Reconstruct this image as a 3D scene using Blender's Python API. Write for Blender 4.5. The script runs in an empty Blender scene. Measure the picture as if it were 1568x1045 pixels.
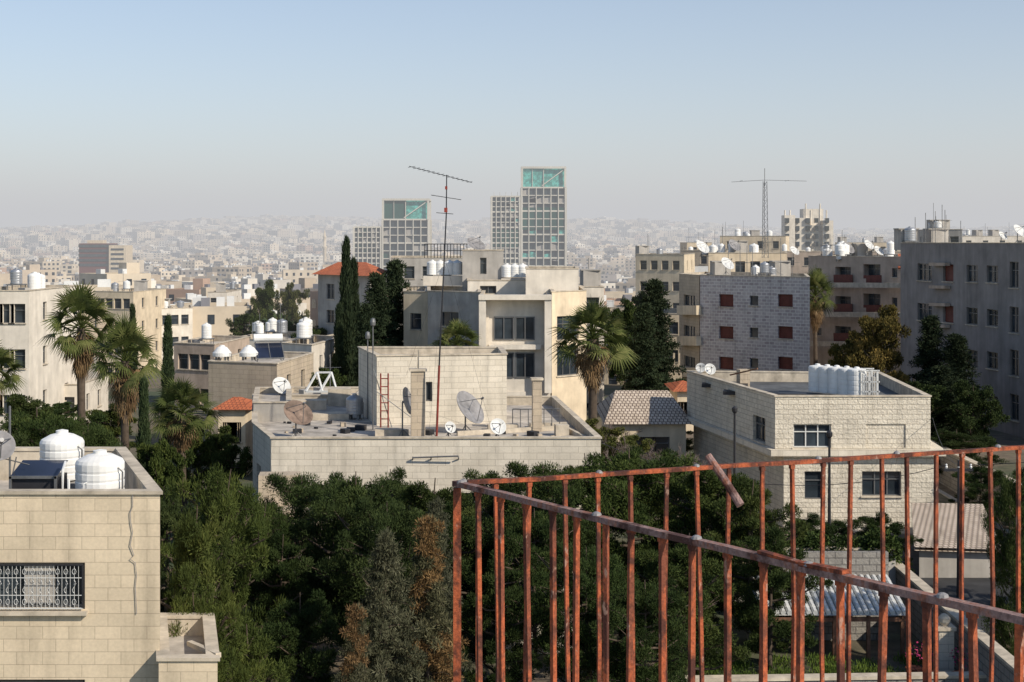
import bpy, math, random
import numpy as np
from mathutils import Vector
R=random.Random(7); rng=np.random.default_rng(7)
EYE=20.0; F=2178.0; HOR=370.0
sc=bpy.context.scene
# image-pixel helpers: pixel column u + distance d -> world x ; pixel row v + distance -> world z
def X(u,d): return (u-784.0)/F*d
def Z(v,d): return EYE-(v-HOR)/F*d
def P(u,d): return (X(u,d),float(d))

_D=[-200,0,75,110,180,250,500,1000,1800,2500,3300,4200,5200,12000]
_H=[-14.5,-14.5,-14.5,-14,-17,-21,-30,-34,-32,-17,9,38,52,52]
def ground(x,y):
    h=np.interp(y,_D,_H)+EYE
    k=np.clip((y-300)/900,0,1)
    h=h+k*7*np.sin(x/230.+1.3)*np.cos(y/310.)
    k2=np.clip((y-2600)/1500,0,1)
    h=h+k2*(17*np.sin(x/560.+2.2)+8*np.sin(x/190.+.4*np.sin(y/400.)))
    return h

# ------------------------------------------------------------------ materials
def nm(name):
    m=bpy.data.materials.new(name); m.use_nodes=True
    nt=m.node_tree; return m,nt,nt.nodes['Principled BSDF']
def N(nt,t,**k):
    n=nt.nodes.new(t)
    for a,b in k.items(): setattr(n,a,b)
    return n
def noise(nt,scale,detail=4,vec=None,rough=.6):
    n=N(nt,'ShaderNodeTexNoise'); n.inputs['Scale'].default_value=scale
    n.inputs['Detail'].default_value=detail; n.inputs['Roughness'].default_value=rough
    if vec is not None: nt.links.new(vec,n.inputs['Vector'])
    return n.outputs['Fac']
def rng_map(nt,src,a,b,c,d):
    n=N(nt,'ShaderNodeMapRange'); nt.links.new(src,n.inputs[0])
    for i,v in enumerate((a,b,c,d)): n.inputs[i+1].default_value=v
    return n.outputs[0]
def mixc(nt,fac,a,b,mode='MIX'):
    n=N(nt,'ShaderNodeMix',data_type='RGBA',blend_type=mode)
    for i,v in ((0,fac),(6,a),(7,b)):
        if isinstance(v,(int,float)): n.inputs[i].default_value=v
        elif isinstance(v,tuple): n.inputs[i].default_value=(v[0],v[1],v[2],1)
        else: nt.links.new(v,n.inputs[i])
    return n.outputs[2]
def objco(nt,out='Object'):
    return N(nt,'ShaderNodeTexCoord').outputs[out]
def scaled(nt,vec,s):
    m=N(nt,'ShaderNodeMapping'); m.inputs['Scale'].default_value=s; nt.links.new(vec,m.inputs[0]); return m.outputs[0]
def bump(nt,b,h,st,dist=.02):
    n=N(nt,'ShaderNodeBump'); n.inputs['Strength'].default_value=st; n.inputs['Distance'].default_value=dist
    nt.links.new(h,n.inputs['Height']); nt.links.new(n.outputs[0],b.inputs['Normal'])
def plain(name,col,rough=.8,var=.25,scale=1.5,metal=0.,bmp=.2,spec=.3):
    m,nt,b=nm(name); co=objco(nt)
    f=noise(nt,scale,6,co); g=rng_map(nt,f,.3,.7,1-var,1+var*.5)
    st=noise(nt,1.0,4,scaled(nt,co,(2.2,2.2,.25))); g2=rng_map(nt,st,.35,.7,1,1-var*.8)
    c=mixc(nt,1.,col,g,'MULTIPLY'); c=mixc(nt,1.,c,g2,'MULTIPLY')
    nt.links.new(c,b.inputs['Base Color']); b.inputs['Roughness'].default_value=rough
    b.inputs['Metallic'].default_value=metal; b.inputs['Specular IOR Level'].default_value=spec
    if bmp: bump(nt,b,noise(nt,scale*12,3,co),bmp,.01)
    return m
def stone(name,c1,c2,mortar,bw=.6,bh=.3,ms=.012,bmp=.5,rockbump=0.):
    m,nt,b=nm(name); uv=objco(nt,'UV')
    br=N(nt,'ShaderNodeTexBrick'); nt.links.new(uv,br.inputs['Vector'])
    for k,v in (('Color1',c1),('Color2',c2),('Mortar',mortar)): br.inputs[k].default_value=(*v,1)
    br.inputs['Scale'].default_value=1; br.inputs['Mortar Size'].default_value=ms
    br.inputs['Mortar Smooth'].default_value=.2; br.inputs['Bias'].default_value=0
    br.inputs['Brick Width'].default_value=bw; br.inputs['Row Height'].default_value=bh
    g=rng_map(nt,noise(nt,.7,5,uv),.3,.7,.86,1.06); c=mixc(nt,1.,br.outputs['Color'],g,'MULTIPLY')
    g=rng_map(nt,noise(nt,1.,5,scaled(nt,uv,(1.8,.2,1))),.5,.8,1,.66); c=mixc(nt,1.,c,g,'MULTIPLY')
    g=rng_map(nt,noise(nt,14,3,uv),.3,.7,.92,1.05); c=mixc(nt,1.,c,g,'MULTIPLY')
    nt.links.new(c,b.inputs['Base Color']); b.inputs['Roughness'].default_value=.88; b.inputs['Specular IOR Level'].default_value=.2
    inv=N(nt,'ShaderNodeMath',operation='SUBTRACT'); inv.inputs[0].default_value=1; nt.links.new(br.outputs['Fac'],inv.inputs[1])
    ad=N(nt,'ShaderNodeMath',operation='MULTIPLY_ADD'); nt.links.new(noise(nt,9,4,uv),ad.inputs[0]); ad.inputs[1].default_value=.3+rockbump*2.5; nt.links.new(inv.outputs[0],ad.inputs[2])
    bump(nt,b,ad.outputs[0],bmp,.02+rockbump*.05)
    return m
def glassm(name,col=(.02,.026,.032),rough=.12):
    m,nt,b=nm(name); co=objco(nt)
    c=mixc(nt,rng_map(nt,noise(nt,.6,2,co),.4,.65,0,1),col,tuple(v*2.2 for v in col))
    nt.links.new(c,b.inputs['Base Color']); b.inputs['Roughness'].default_value=rough; b.inputs['Specular IOR Level'].default_value=.5
    return m
M={}
M['stone_cream']=stone('cream_cut_stone',(.69,.57,.41),(.62,.515,.37),(.44,.36,.26),.55,.27,.007)
M['stone_white']=stone('white_cut_stone',(.69,.62,.51),(.62,.555,.45),(.42,.37,.30),.7,.27,.009)
M['stone_rock']=stone('rock_faced_stone',(.72,.65,.53),(.63,.565,.46),(.44,.39,.31),.5,.25,.012,.9,.5)
M['stone_grey']=stone('grey_lilac_stone',(.40,.34,.33),(.56,.50,.47),(.66,.61,.56),.55,.30,.04,.6,.2)
M['stone_beige']=stone('beige_stone',(.50,.41,.30),(.45,.37,.28),(.32,.27,.21),.6,.3,.012)
M['stone_old']=stone('old_grey_stone',(.30,.28,.25),(.24,.22,.2),(.15,.14,.13),.5,.25,.02,.8,.4)
M['plaster_w']=plain('white_plaster',(.72,.65,.55),.85,.2,.8)
M['plaster_c']=plain('cream_plaster',(.68,.56,.40),.85,.22,.8)
M['plaster_g']=plain('grey_plaster',(.42,.39,.35),.85,.25,.7)
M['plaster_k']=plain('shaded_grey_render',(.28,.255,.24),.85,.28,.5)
M['plaster_p']=plain('pinkish_plaster',(.48,.38,.30),.85,.25,.7)
M['coping']=plain('weathered_coping',(.58,.50,.39),.85,.35,2)
M['roof']=plain('cement_roof',(.50,.45,.39),.9,.4,.9)
M['roof_dark']=plain('tar_roof',(.13,.135,.14),.8,.5,.5)
M['glass']=glassm('window_glass')
M['frame']=plain('window_frame_aluminium',(.16,.16,.16),.4,.15,3,.3)
M['frame_w']=plain('window_frame_white',(.6,.6,.58),.5,.1,3)
M['shut_r']=plain('brown_red_shutter',(.15,.04,.03),.6,.3,2)
M['tankw']=plain('white_tank_paint',(.78,.77,.74),.45,.14,1.2,0,.05,.4)
M['tankg']=plain('galvanised_tank',(.45,.46,.48),.35,.2,2,.6)
M['dish']=plain('dish_paint',(.27,.26,.26),.5,.35,3)
M['dish_w']=plain('dish_paint_white',(.62,.62,.60),.45,.2,3)
M['dish_r']=plain('rusty_dish',(.24,.17,.13),.7,.5,3)
M['steel']=plain('dull_steel',(.22,.22,.22),.5,.3,4,.6)
M['dark']=plain('dark_metal',(.04,.04,.045),.5,.3,4,.3)
M['redpole']=plain('red_pole_paint',(.28,.05,.035),.6,.4,5)
M['wood']=plain('old_wood',(.20,.10,.06),.8,.4,5)
M['tile_r']=stone('terracotta_tiles',(.52,.16,.07),(.44,.13,.06),(.22,.07,.04),.25,.35,.03,.7)
M['tile_w']=stone('pale_clay_tiles',(.62,.52,.42),(.50,.41,.32),(.16,.12,.10),.24,.34,.035,.9)
M['asphalt']=plain('asphalt',(.05,.05,.052),.9,.3,1.0)
M['kerb']=plain('kerb_concrete',(.38,.37,.35),.9,.25,2)
M['solar']=glassm('solar_collector_glass',(.012,.016,.03),.1)
M['green_net']=plain('green_safety_net',(.012,.075,.06),.8,.35,.06,0,0)
M['tglass']=glassm('tower_glass',(.012,.02,.024),.35)
M['tealg']=glassm('teal_glass',(.05,.22,.19),.3)
M['tframe']=plain('tower_concrete_frame',(.62,.58,.50),.8,.2,.05,0,0)
M['pink']=plain('bougainvillea_petals',(.5,.05,.16),.7,.4,6)

# rust
def rust(name,paint,ru,amt):
    m,nt,b=nm(name); co=objco(nt)
    f=rng_map(nt,noise(nt,26,8,scaled(nt,co,(1,1,.35)),.7),.48-amt,.58-amt,0,1)
    c=mixc(nt,f,paint,ru)
    g=rng_map(nt,noise(nt,120,4,co),.3,.7,.65,1.25); c=mixc(nt,1.,c,g,'MULTIPLY')
    f2=rng_map(nt,noise(nt,11,6,co),.50,.60,0,.9); c=mixc(nt,f2,c,(.055,.022,.017))
    f3=rng_map(nt,noise(nt,40,5,scaled(nt,co,(1,1,.5))),.62,.68,0,.7); c=mixc(nt,f3,c,(.40,.25,.19))
    nt.links.new(c,b.inputs['Base Color']); b.inputs['Roughness'].default_value=.75; b.inputs['Specular IOR Level'].default_value=.2
    bump(nt,b,noise(nt,90,5,co),.8,.004); return m
M['rust']=rust('rusty_orange_paint',(.36,.092,.038),(.17,.055,.032),.03)
M['rust_top']=rust('weathered_handrail_paint',(.25,.165,.15),(.26,.11,.07),-.02)

def foliage(name,ramp,trans=.22):
    m,nt,b=nm(name)
    at=N(nt,'ShaderNodeAttribute',attribute_name='tone')
    cr=N(nt,'ShaderNodeValToRGB'); e=cr.color_ramp.elements
    e[0].position=0; e[0].color=(*ramp[0],1); e[1].position=1; e[1].color=(*ramp[2],1)
    k=e.new(.5); k.color=(*ramp[1],1)
    nt.links.new(at.outputs['Fac'],cr.inputs[0])
    oi=N(nt,'ShaderNodeObjectInfo')
    c=mixc(nt,1.,cr.outputs[0],oi.outputs['Color'],'MULTIPLY')
    nt.links.new(c,b.inputs['Base Color']); b.inputs['Roughness'].default_value=.8; b.inputs['Specular IOR Level'].default_value=.12
    tr=N(nt,'ShaderNodeBsdfTranslucent'); nt.links.new(c,tr.inputs[0])
    ms=N(nt,'ShaderNodeMixShader'); ms.inputs[0].default_value=trans
    nt.links.new(b.outputs[0],ms.inputs[1]); nt.links.new(tr.outputs[0],ms.inputs[2])
    nt.links.new(ms.outputs[0],nt.nodes['Material Output'].inputs[0]); return m
M['f_pine']=foliage('pine_needles',((.020,.032,.012),(.044,.062,.020),(.095,.113,.038)),.15)
M['f_cyp']=foliage('cypress_scales',((.016,.026,.013),(.028,.042,.02),(.05,.065,.03)),.1)
M['f_con']=foliage('grey_green_needles',((.045,.048,.028),(.088,.09,.055),(.17,.165,.11)))
M['f_dead']=foliage('dead_fronds',((.11,.065,.035),(.20,.13,.065),(.30,.21,.12)))
M['f_palm']=foliage('palm_fronds',((.035,.05,.014),(.08,.10,.028),(.19,.19,.07)))
M['bark']=plain('bark',(.10,.075,.055),.95,.4,4)
M['twig']=plain('bare_twigs',(.19,.15,.135),.95,.3,4)

# ------------------------------------------------------------------ mesh builder
class MB:
    def __init__(s): s.v=[];s.f=[];s.m=[];s.c=[]
    def quad(s,a,b,c,d,m=0,col=None):
        n=len(s.v); s.v+= [a,b,c,d]; s.f.append((n,n+1,n+2,n+3)); s.m.append(m); s.c.append(col)
    def poly(s,pts,m=0,col=None):
        n=len(s.v); s.v+=list(pts); s.f.append(tuple(range(n,n+len(pts)))); s.m.append(m); s.c.append(col)
    def prism(s,foot,z0,z1,m=0,mt=None,bottom=False,col=None):
        k=len(foot)
        for i in range(k):
            a=foot[i];b=foot[(i+1)%k]
            s.quad((a[0],a[1],z0),(b[0],b[1],z0),(b[0],b[1],z1),(a[0],a[1],z1),m,col)
        s.poly([(p[0],p[1],z1) for p in foot],m if mt is None else mt,col)
        if bottom: s.poly([(p[0],p[1],z0) for p in reversed(foot)],m,col)
    def box(s,cx,cy,cz,sx,sy,sz,rot=0,m=0,mt=None,col=None):
        c,sn=math.cos(rot),math.sin(rot); ft=[]
        for a,b in ((-1,-1),(1,-1),(1,1),(-1,1)):
            x=a*sx/2;y=b*sy/2; ft.append((cx+x*c-y*sn,cy+x*sn+y*c))
        s.prism(ft,cz-sz/2,cz+sz/2,m,mt,True,col); return ft
    def beam(s,p,q,w,h=None,m=0,up=(0,0,1)):
        h=h or w; p=Vector(p);q=Vector(q); d=(q-p).normalized(); u=Vector(up)
        if abs(d.dot(u))>.98: u=Vector((0,1,0))
        a=d.cross(u).normalized(); b=a.cross(d).normalized()
        r=[]
        for o in (p,q): r.append([tuple(o+a*(i*w/2)+b*(j*h/2)) for i,j in ((-1,-1),(1,-1),(1,1),(-1,1))])
        for i in range(4):
            j=(i+1)%4; s.quad(r[0][i],r[0][j],r[1][j],r[1][i],m)
        s.quad(*r[0][::-1],m); s.quad(*r[1],m)
    def tube(s,pts,rad,n=6,m=0):
        pts=[Vector(p) for p in pts]
        if isinstance(rad,(int,float)): rad=[rad]*len(pts)
        base=len(s.v)
        for i,p in enumerate(pts):
            d=(pts[min(i+1,len(pts)-1)]-pts[max(i-1,0)]).normalized()
            u=Vector((0,0,1)) if abs(d.z)<.95 else Vector((0,1,0))
            a=d.cross(u).normalized(); b=a.cross(d)
            for k in range(n):
                t=2*math.pi*k/n; s.v.append(tuple(p+(a*math.cos(t)+b*math.sin(t))*rad[i]))
        for i in range(len(pts)-1):
            for k in range(n):
                l=(k+1)%n; s.f.append((base+i*n+k,base+i*n+l,base+(i+1)*n+l,base+(i+1)*n+k)); s.m.append(m); s.c.append(None)
        for i in (0,len(pts)-1):
            s.f.append(tuple(base+i*n+k for k in range(n))); s.m.append(m); s.c.append(None)
    def revolve(s,o,prof,n=20,m=0,axis=None,up=None):
        o=Vector(o); ax=Vector(axis or (0,0,1)).normalized()
        u=Vector((0,0,1)) if abs(ax.z)<.95 else Vector((1,0,0))
        a=ax.cross(u).normalized(); b=ax.cross(a); base=len(s.v)
        for r,z in prof:
            for k in range(n):
                t=2*math.pi*k/n; s.v.append(tuple(o+ax*z+(a*math.cos(t)+b*math.sin(t))*r))
        for i in range(len(prof)-1):
            for k in range(n):
                l=(k+1)%n; s.f.append((base+i*n+k,base+i*n+l,base+(i+1)*n+l,base+(i+1)*n+k)); s.m.append(m); s.c.append(None)
    def make(s,name,mats,parent=None,smooth=False,color=False):
        me=bpy.data.meshes.new(name); me.from_pydata(s.v,[],s.f)
        for k in mats: me.materials.append(M[k])
        me.polygons.foreach_set('material_index',s.m)
        if smooth:
            me.polygons.foreach_set('use_smooth',[True]*len(s.f))
        me.update()
        npoly=len(me.polygons); nl=len(me.loops)
        nrm=np.zeros(npoly*3); me.polygons.foreach_get('normal',nrm); nrm=nrm.reshape(-1,3)
        lt=np.zeros(npoly,dtype=np.int32); me.polygons.foreach_get('loop_total',lt)
        pi=np.repeat(np.arange(npoly),lt); vi=np.zeros(nl,dtype=np.int32); me.loops.foreach_get('vertex_index',vi)
        co=np.array(s.v)[vi]; nn=nrm[pi]; hl=np.hypot(nn[:,0],nn[:,1]); ver=hl>.35
        h=np.where(hl<1e-6,1,hl); tx=-nn[:,1]/h; ty=nn[:,0]/h
        u=np.where(ver,co[:,0]*tx+co[:,1]*ty,co[:,0])
        v=np.where(ver,co[:,2]/np.where(ver,np.maximum(hl,.35),1),co[:,1])
        uv=me.uv_layers.new(name='UVMap'); uv.data.foreach_set('uv',np.stack([u,v],1).astype(np.float32).ravel())
        if color:
            at=me.attributes.new('Col','FLOAT_COLOR','FACE')
            arr=np.array([(*(c or (.5,.5,.5)),1) for c in s.c],dtype=np.float32); at.data.foreach_set('color',arr.ravel())
        ob=bpy.data.objects.new(name,me); sc.collection.objects.link(ob)
        if parent: ob.parent=parent
        return ob
def empty(name,loc=(0,0,0)):
    e=bpy.data.objects.new(name,None); sc.collection.objects.link(e); e.empty_display_size=.5; return e

def inset(foot,t):
    k=len(foot); out=[]
    ln=[]
    for i in range(k):
        a=Vector(foot[i]);b=Vector(foot[(i+1)%k]); d=(b-a).normalized(); n=Vector((-d.y,d.x)); ln.append((a+n*t,d))
    for i in range(k):
        p,d=ln[i-1]; q,e=ln[i]; cr=d.x*e.y-d.y*e.x
        if abs(cr)<1e-5: out.append(tuple(q)); continue
        w=q-p; s_=(w.x*e.y-w.y*e.x)/cr; out.append(tuple(p+d*s_))
    return out

def O(p0,p1,ul,ur,vt,vb,style='w'):
    def t(u):
        k=(u-784)/F; dx=p1[0]-p0[0];dy=p1[1]-p0[1]; return (k*p0[1]-p0[0])/(dx-k*dy)
    L=math.hypot(p1[0]-p0[0],p1[1]-p0[1]); a,b=t(ul),t(ur); d=p0[1]+(a+b)/2*(p1[1]-p0[1])
    a,b=sorted((a,b))
    return (max(a*L,.05),min(b*L,L-.05),Z(vb,d),Z(vt,d),style)
# material slots for buildings: 0 wall 1 glass 2 frame 3 shutter 4 coping 5 roof 6 white frame
def wall(mb,p0,p1,z0,z1,ops,depth=.22):
    L=math.hypot(p1[0]-p0[0],p1[1]-p0[1]); dx=(p1[0]-p0[0])/L; dy=(p1[1]-p0[1])/L; nx,ny=dy,-dx
    def pt(u,v,k=0): return (p0[0]+dx*u+nx*k,p0[1]+dy*u+ny*k,v)
    ops=[o for o in ops if o[1]>o[0]+.1 and o[2]>=z0-.01 and o[3]<=z1+.01]
    us=sorted({0.,L}|{o[0] for o in ops}|{o[1] for o in ops}); vs=sorted({z0,z1}|{o[2] for o in ops}|{o[3] for o in ops})
    for i in range(len(us)-1):
        for j in range(len(vs)-1):
            cu=(us[i]+us[i+1])/2;cv=(vs[j]+vs[j+1])/2
            if any(o[0]<cu<o[1] and o[2]<cv<o[3] for o in ops): continue
            mb.quad(pt(us[i],vs[j]),pt(us[i+1],vs[j]),pt(us[i+1],vs[j+1]),pt(us[i],vs[j+1]),0)
    for a,b,c,d,st in ops:
        dp=.07 if st=='b' else (.9 if st=='B' else depth)
        mb.quad(pt(a,c),pt(a,c,-dp),pt(a,d,-dp),pt(a,d),0); mb.quad(pt(b,c,-dp),pt(b,c),pt(b,d),pt(b,d,-dp),0)
        mb.quad(pt(a,c),pt(b,c),pt(b,c,-dp),pt(a,c,-dp),4); mb.quad(pt(a,d,-dp),pt(b,d,-dp),pt(b,d),pt(a,d),0)
        pm={'b':0,'r':3}.get(st,1)
        mb.quad(pt(a,c,-dp),pt(b,c,-dp),pt(b,d,-dp),pt(a,d,-dp),pm)
        if st in 'wWgB':
            fm=6 if st in 'W' else 2; w=.06; k=-dp+.03; g=.004
            n=max(1,round((b-a)/.75)) if st!='g' else 1
            for q in range(n+1):
                uu=a+w/2+g+(b-a-w-2*g)*q/n; mb.beam(pt(uu,c+g,k),pt(uu,d-g,k),w,.05,fm,up=(nx,ny,0))
            for vv in (c+w/2+g,d-w/2-g)+(((c+d*2)/3,) if (d-c)>1.1 else ()):
                mb.beam(pt(a+w+g,vv,k+.003),pt(b-w-g,vv,k+.003),w,.05,fm)
        if st=='r':
            for q in range(5): 
                vv=c+(d-c)*(q+.5)/5; mb.beam(pt(a+.02,vv,-dp+.02),pt(b-.02,vv,-dp+.02),.03,.03,3)
        if st in 'wWr': # sill
            mb.beam(pt(a-.08,c-.045,.03),pt(b+.08,c-.045,.03),.12,.07,4)
def building(name,foot,z0,z1,ops=None,wallm='stone_white',par=.5,cop=True,roofm='roof',root=None,part='walls',copm='coping',thick=.2):
    ops=ops or {}; root=root or empty(name); mb=MB(); k=len(foot)
    for i in range(k): wall(mb,foot[i],foot[(i+1)%k],z0,z1,ops.get(i,[]))
    if par>0:
        ins=inset(foot,thick); zr=z1-par
        for i in range(k):
            a,b=ins[i],ins[(i+1)%k]; mb.quad((b[0],b[1],zr),(a[0],a[1],zr),(a[0],a[1],z1),(b[0],b[1],z1),4)
        mb.poly([(p[0],p[1],zr) for p in ins],5)
        o=inset(foot,-.05); q=inset(foot,thick+.03); h=.07
        for i in range(k):
            j=(i+1)%k
            mb.quad((o[i][0],o[i][1],z1),(o[j][0],o[j][1],z1),(o[j][0],o[j][1],z1+h),(o[i][0],o[i][1],z1+h),4)
            mb.quad((o[i][0],o[i][1],z1+h),(o[j][0],o[j][1],z1+h),(q[j][0],q[j][1],z1+h),(q[i][0],q[i][1],z1+h),4)
            mb.quad((q[j][0],q[j][1],z1),(q[i][0],q[i][1],z1),(q[i][0],q[i][1],z1+h),(q[j][0],q[j][1],z1+h),4)
            mb.quad((o[j][0],o[j][1],z1),(o[i][0],o[i][1],z1),(q[i][0],q[i][1],z1),(q[j][0],q[j][1],z1),4)
    else: mb.poly([(p[0],p[1],z1) for p in foot],5)
    mats=[wallm,'glass','frame','shut_r',copm,roofm,'frame_w']
    mb.make(part,mats,root); return root
def rect(u0,u1,d,dep,u0b=None):
    x0,x1=X(u0,d),X(u1,d); return [(x0,d),(x1,d),(x1,d+dep),(x0,d+dep)]
def grid_ops(p0,p1,ztop,nrow,ncol,w=1.1,h=1.3,fl=3.1,first=.9,style='w',margin=1.0):
    L=math.hypot(p1[0]-p0[0],p1[1]-p0[1]); r=[]
    for i in range(ncol):
        u=margin+(L-2*margin)*(i+.5)/ncol
        for j in range(nrow): 
            zt=ztop-first-j*fl; r.append((u-w/2,u+w/2,zt-h,zt,style))
    return r

# ------------------------------------------------------------------ small objects
def tank_geo(mb,x,y,z,r,h,m=0,dome=.18):
    pr=[(r*.98,0),(r,.03)]
    n=5
    for i in range(n):
        a=h*(i+.15)/n; pr+=[(r,a),(r,a+h*.6/n),(r*.98,a+h*.7/n),(r*.98,a+h*.78/n)]
    pr+=[(r,h*.97),(r*.93,h+.04),(r*.55,h+dome*.8),(r*.28,h+dome),(r*.28,h+dome+.06),(.001,h+dome+.09)]
    mb.revolve((x,y,z),pr,24,m)
def water_tank(x,y,z,r,h,mat='tankw',dome=.18,name='water_tank'):
    mb=MB(); tank_geo(mb,x,y,z,r,h,0,dome)
    for a in range(4):
        t=a*math.pi/2+.7; mb.box(x+math.cos(t)*r*.7,y+math.sin(t)*r*.7,z-.12,.12,.12,.24,0,1)
    mb.tube([(x+r*.9,y-r*.5,z+h*.9),(x+r*1.08,y-r*.5,z+h*.8),(x+r*1.08,y-r*.5,z-.2)],.02,5,1)
    return mb.make(name,[mat,'steel'],None,False)
def dish(x,y,z,r,aim,pole=1.0,mat='dish',name='satellite_dish',parent=None):
    aim=Vector(aim).normalized(); mb=MB(); o=Vector((x,y,z)); dp=.22*r
    pr=[(r*k/7,dp*((k/7)**2)) for k in range(8)]; pr[0]=(.001,0)
    mb.revolve(o,pr+[(r*1.02,dp*1.02),(r*1.0,dp-.03)]+[(r*k/7,dp*((k/7)**2)-.025) for k in range(6,-1,-1)],24,0,aim)
    up=Vector((0,0,1)); a=aim.cross(up).normalized(); b=a.cross(aim)
    fp=o+aim*r*1.15
    for t in (0,2.09,4.19):
        e=o+aim*dp*.8+(a*math.sin(t)-b*math.cos(t))*r*.85; mb.tube([e,fp],.015,4,1)
    mb.tube([fp-aim*.08,fp+aim*.06],.05,8,1)
    bk=o-aim*.15; mb.tube([o,bk],.06,6,1); mb.tube([bk,bk-Vector((0,0,.25)),Vector((bk.x,bk.y,z-pole))],.035,6,1)
    for t in (0,2.1,4.2): mb.tube([(bk.x,bk.y,z-pole+.35),(bk.x+.35*math.cos(t),bk.y+.35*math.sin(t),z-pole)],.018,4,1)
    ob=mb.make(name,[mat,'steel'],parent,False)
    me=ob.data; sm=[p.material_index==0 for p in me.polygons]; me.polygons.foreach_set('use_smooth',sm); return ob
def solar(x,y,z,rot,name='solar_water_heater',parent=None):
    mb=MB(); c,s=math.cos(rot),math.sin(rot)
    def w(a,b,h): return (x+a*c-b*s,y+a*s+b*c,z+h)
    mb.quad(w(-.9,-.7,.25),w(.9,-.7,.25),w(.9,.5,1.15),w(-.9,.5,1.15),0)
    mb.quad(w(-.9,-.7,.18),w(-.9,.5,1.08),w(.9,.5,1.08),w(.9,-.7,.18),1)
    for a in (-.9,0,.9): mb.beam(w(a,-.72,.24),w(a,.52,1.14),.05,.08,1)
    for h1,h2,b in ((.22,.24,-.72),(1.12,1.14,.52)): mb.beam(w(-.93,b,h1),w(.93,b,h2),.05,.08,1)
    for a in (-.85,.85): mb.beam(w(a,.5,0),w(a,.5,1.3),.05,.05,1); mb.beam(w(a,-.65,0),w(a,-.65,.25),.05,.05,1); mb.beam(w(a,-.65,.03),w(a,.5,.03),.04,.04,1)
    mb.tube([w(-.95,.55,1.5),w(.95,.55,1.5)],.27,14,2)
    return mb.make(name,['solar','steel','tankw'],parent)
def yagi(mb,p,q,n,span,m=0,vert=False):
    p=Vector(p);q=Vector(q); mb.tube([p,q],.014,5,m); d=(q-p).normalized(); s=d.cross(Vector((0,0,1))).normalized()
    for i in range(n):
        c=p+(q-p)*((i+.5)/n); k=span*(1-.3*i/n); mb.tube([c-s*k/2,c+s*k/2],.009,4,m)
def roof_clutter(root,x0,y0,x1,y1,z,n,seed,big=False):
    r=random.Random(seed); mb=MB()
    for i in range(n):
        x=r.uniform(x0,x1);y=r.uniform(y0,y1);t=r.random()
        if t<.34:
            m=0 if r.random()<.7 else 1; rr=r.uniform(.40,.58); hh=r.uniform(.7,1.2); hs=r.choice((0,0,.5))
            mb.box(x,y,z+.25+hs,1.2,1.2,.08,0,2)
            for a,b in ((-.5,-.5),(.5,-.5),(.5,.5),(-.5,.5)): mb.box(x+a,y+b,z+.105+hs/2,.06,.06,.21+hs,0,2)
            tank_geo(mb,x,y,z+.3+hs,rr,hh,m)
        elif t<.66:
            mb.tube([(x,y,z),(x,y,z+1.8+r.random()*2.5)],.03,5,2); yagi(mb,(x-.7,y,z+1.7),(x+.7,y-.3,z+1.75),6,.7,2)
        elif t<.85:
            mb.box(x,y,z+.3,.9,.5,.6,r.random()*3,3)
        else:
            mb.box(x,y,z+.9,1.6,1.6,1.8,r.random()*.3,3); mb.box(x,y,z+1.85,1.8,1.8,.1,0,3)
    if n: mb.make('roof_equipment',['tankw','tankg','steel','plaster_g'],root)

# ------------------------------------------------------------------ ground
gm,nt,b=nm('ground_soil_grass'); co=objco(nt)
f=rng_map(nt,noise(nt,.09,6,co),.42,.58,0,1)
c=mixc(nt,f,(.15,.115,.08),(.05,.068,.028)); f=rng_map(nt,noise(nt,1.6,6,co),.3,.7,.6,1.25); c=mixc(nt,1.,c,f,'MULTIPLY')
sx=N(nt,'ShaderNodeSeparateXYZ'); nt.links.new(co,sx.inputs[0]); far=rng_map(nt,sx.outputs[1],150,500,0,1)
fc=mixc(nt,rng_map(nt,noise(nt,.012,5,co),.42,.56,0,1),(.27,.23,.18),(.07,.075,.045)); c=mixc(nt,far,c,fc)
nt.links.new(c,b.inputs['Base Color']); b.inputs['Roughness'].default_value=.95; bump(nt,b,noise(nt,3,5,co),.4,.1); M['ground']=gm
ys=np.concatenate([np.arange(-120,200,8),np.arange(200,1200,40),np.arange(1200,12001,130)]).astype(float)
ts=np.linspace(-1,1,110)
mb=MB()
for y in ys:
    for t in ts:
        x=t*(160+.95*max(y,0)); mb.v.append((x,y,float(ground(x,y))))
nx=len(ts)
for j in range(len(ys)-1):
    for i in range(nx-1): mb.f.append((j*nx+i,j*nx+i+1,(j+1)*nx+i+1,(j+1)*nx+i)); mb.m.append(0); mb.c.append(None)
mb.make('ground',['ground'],None,True)

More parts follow.
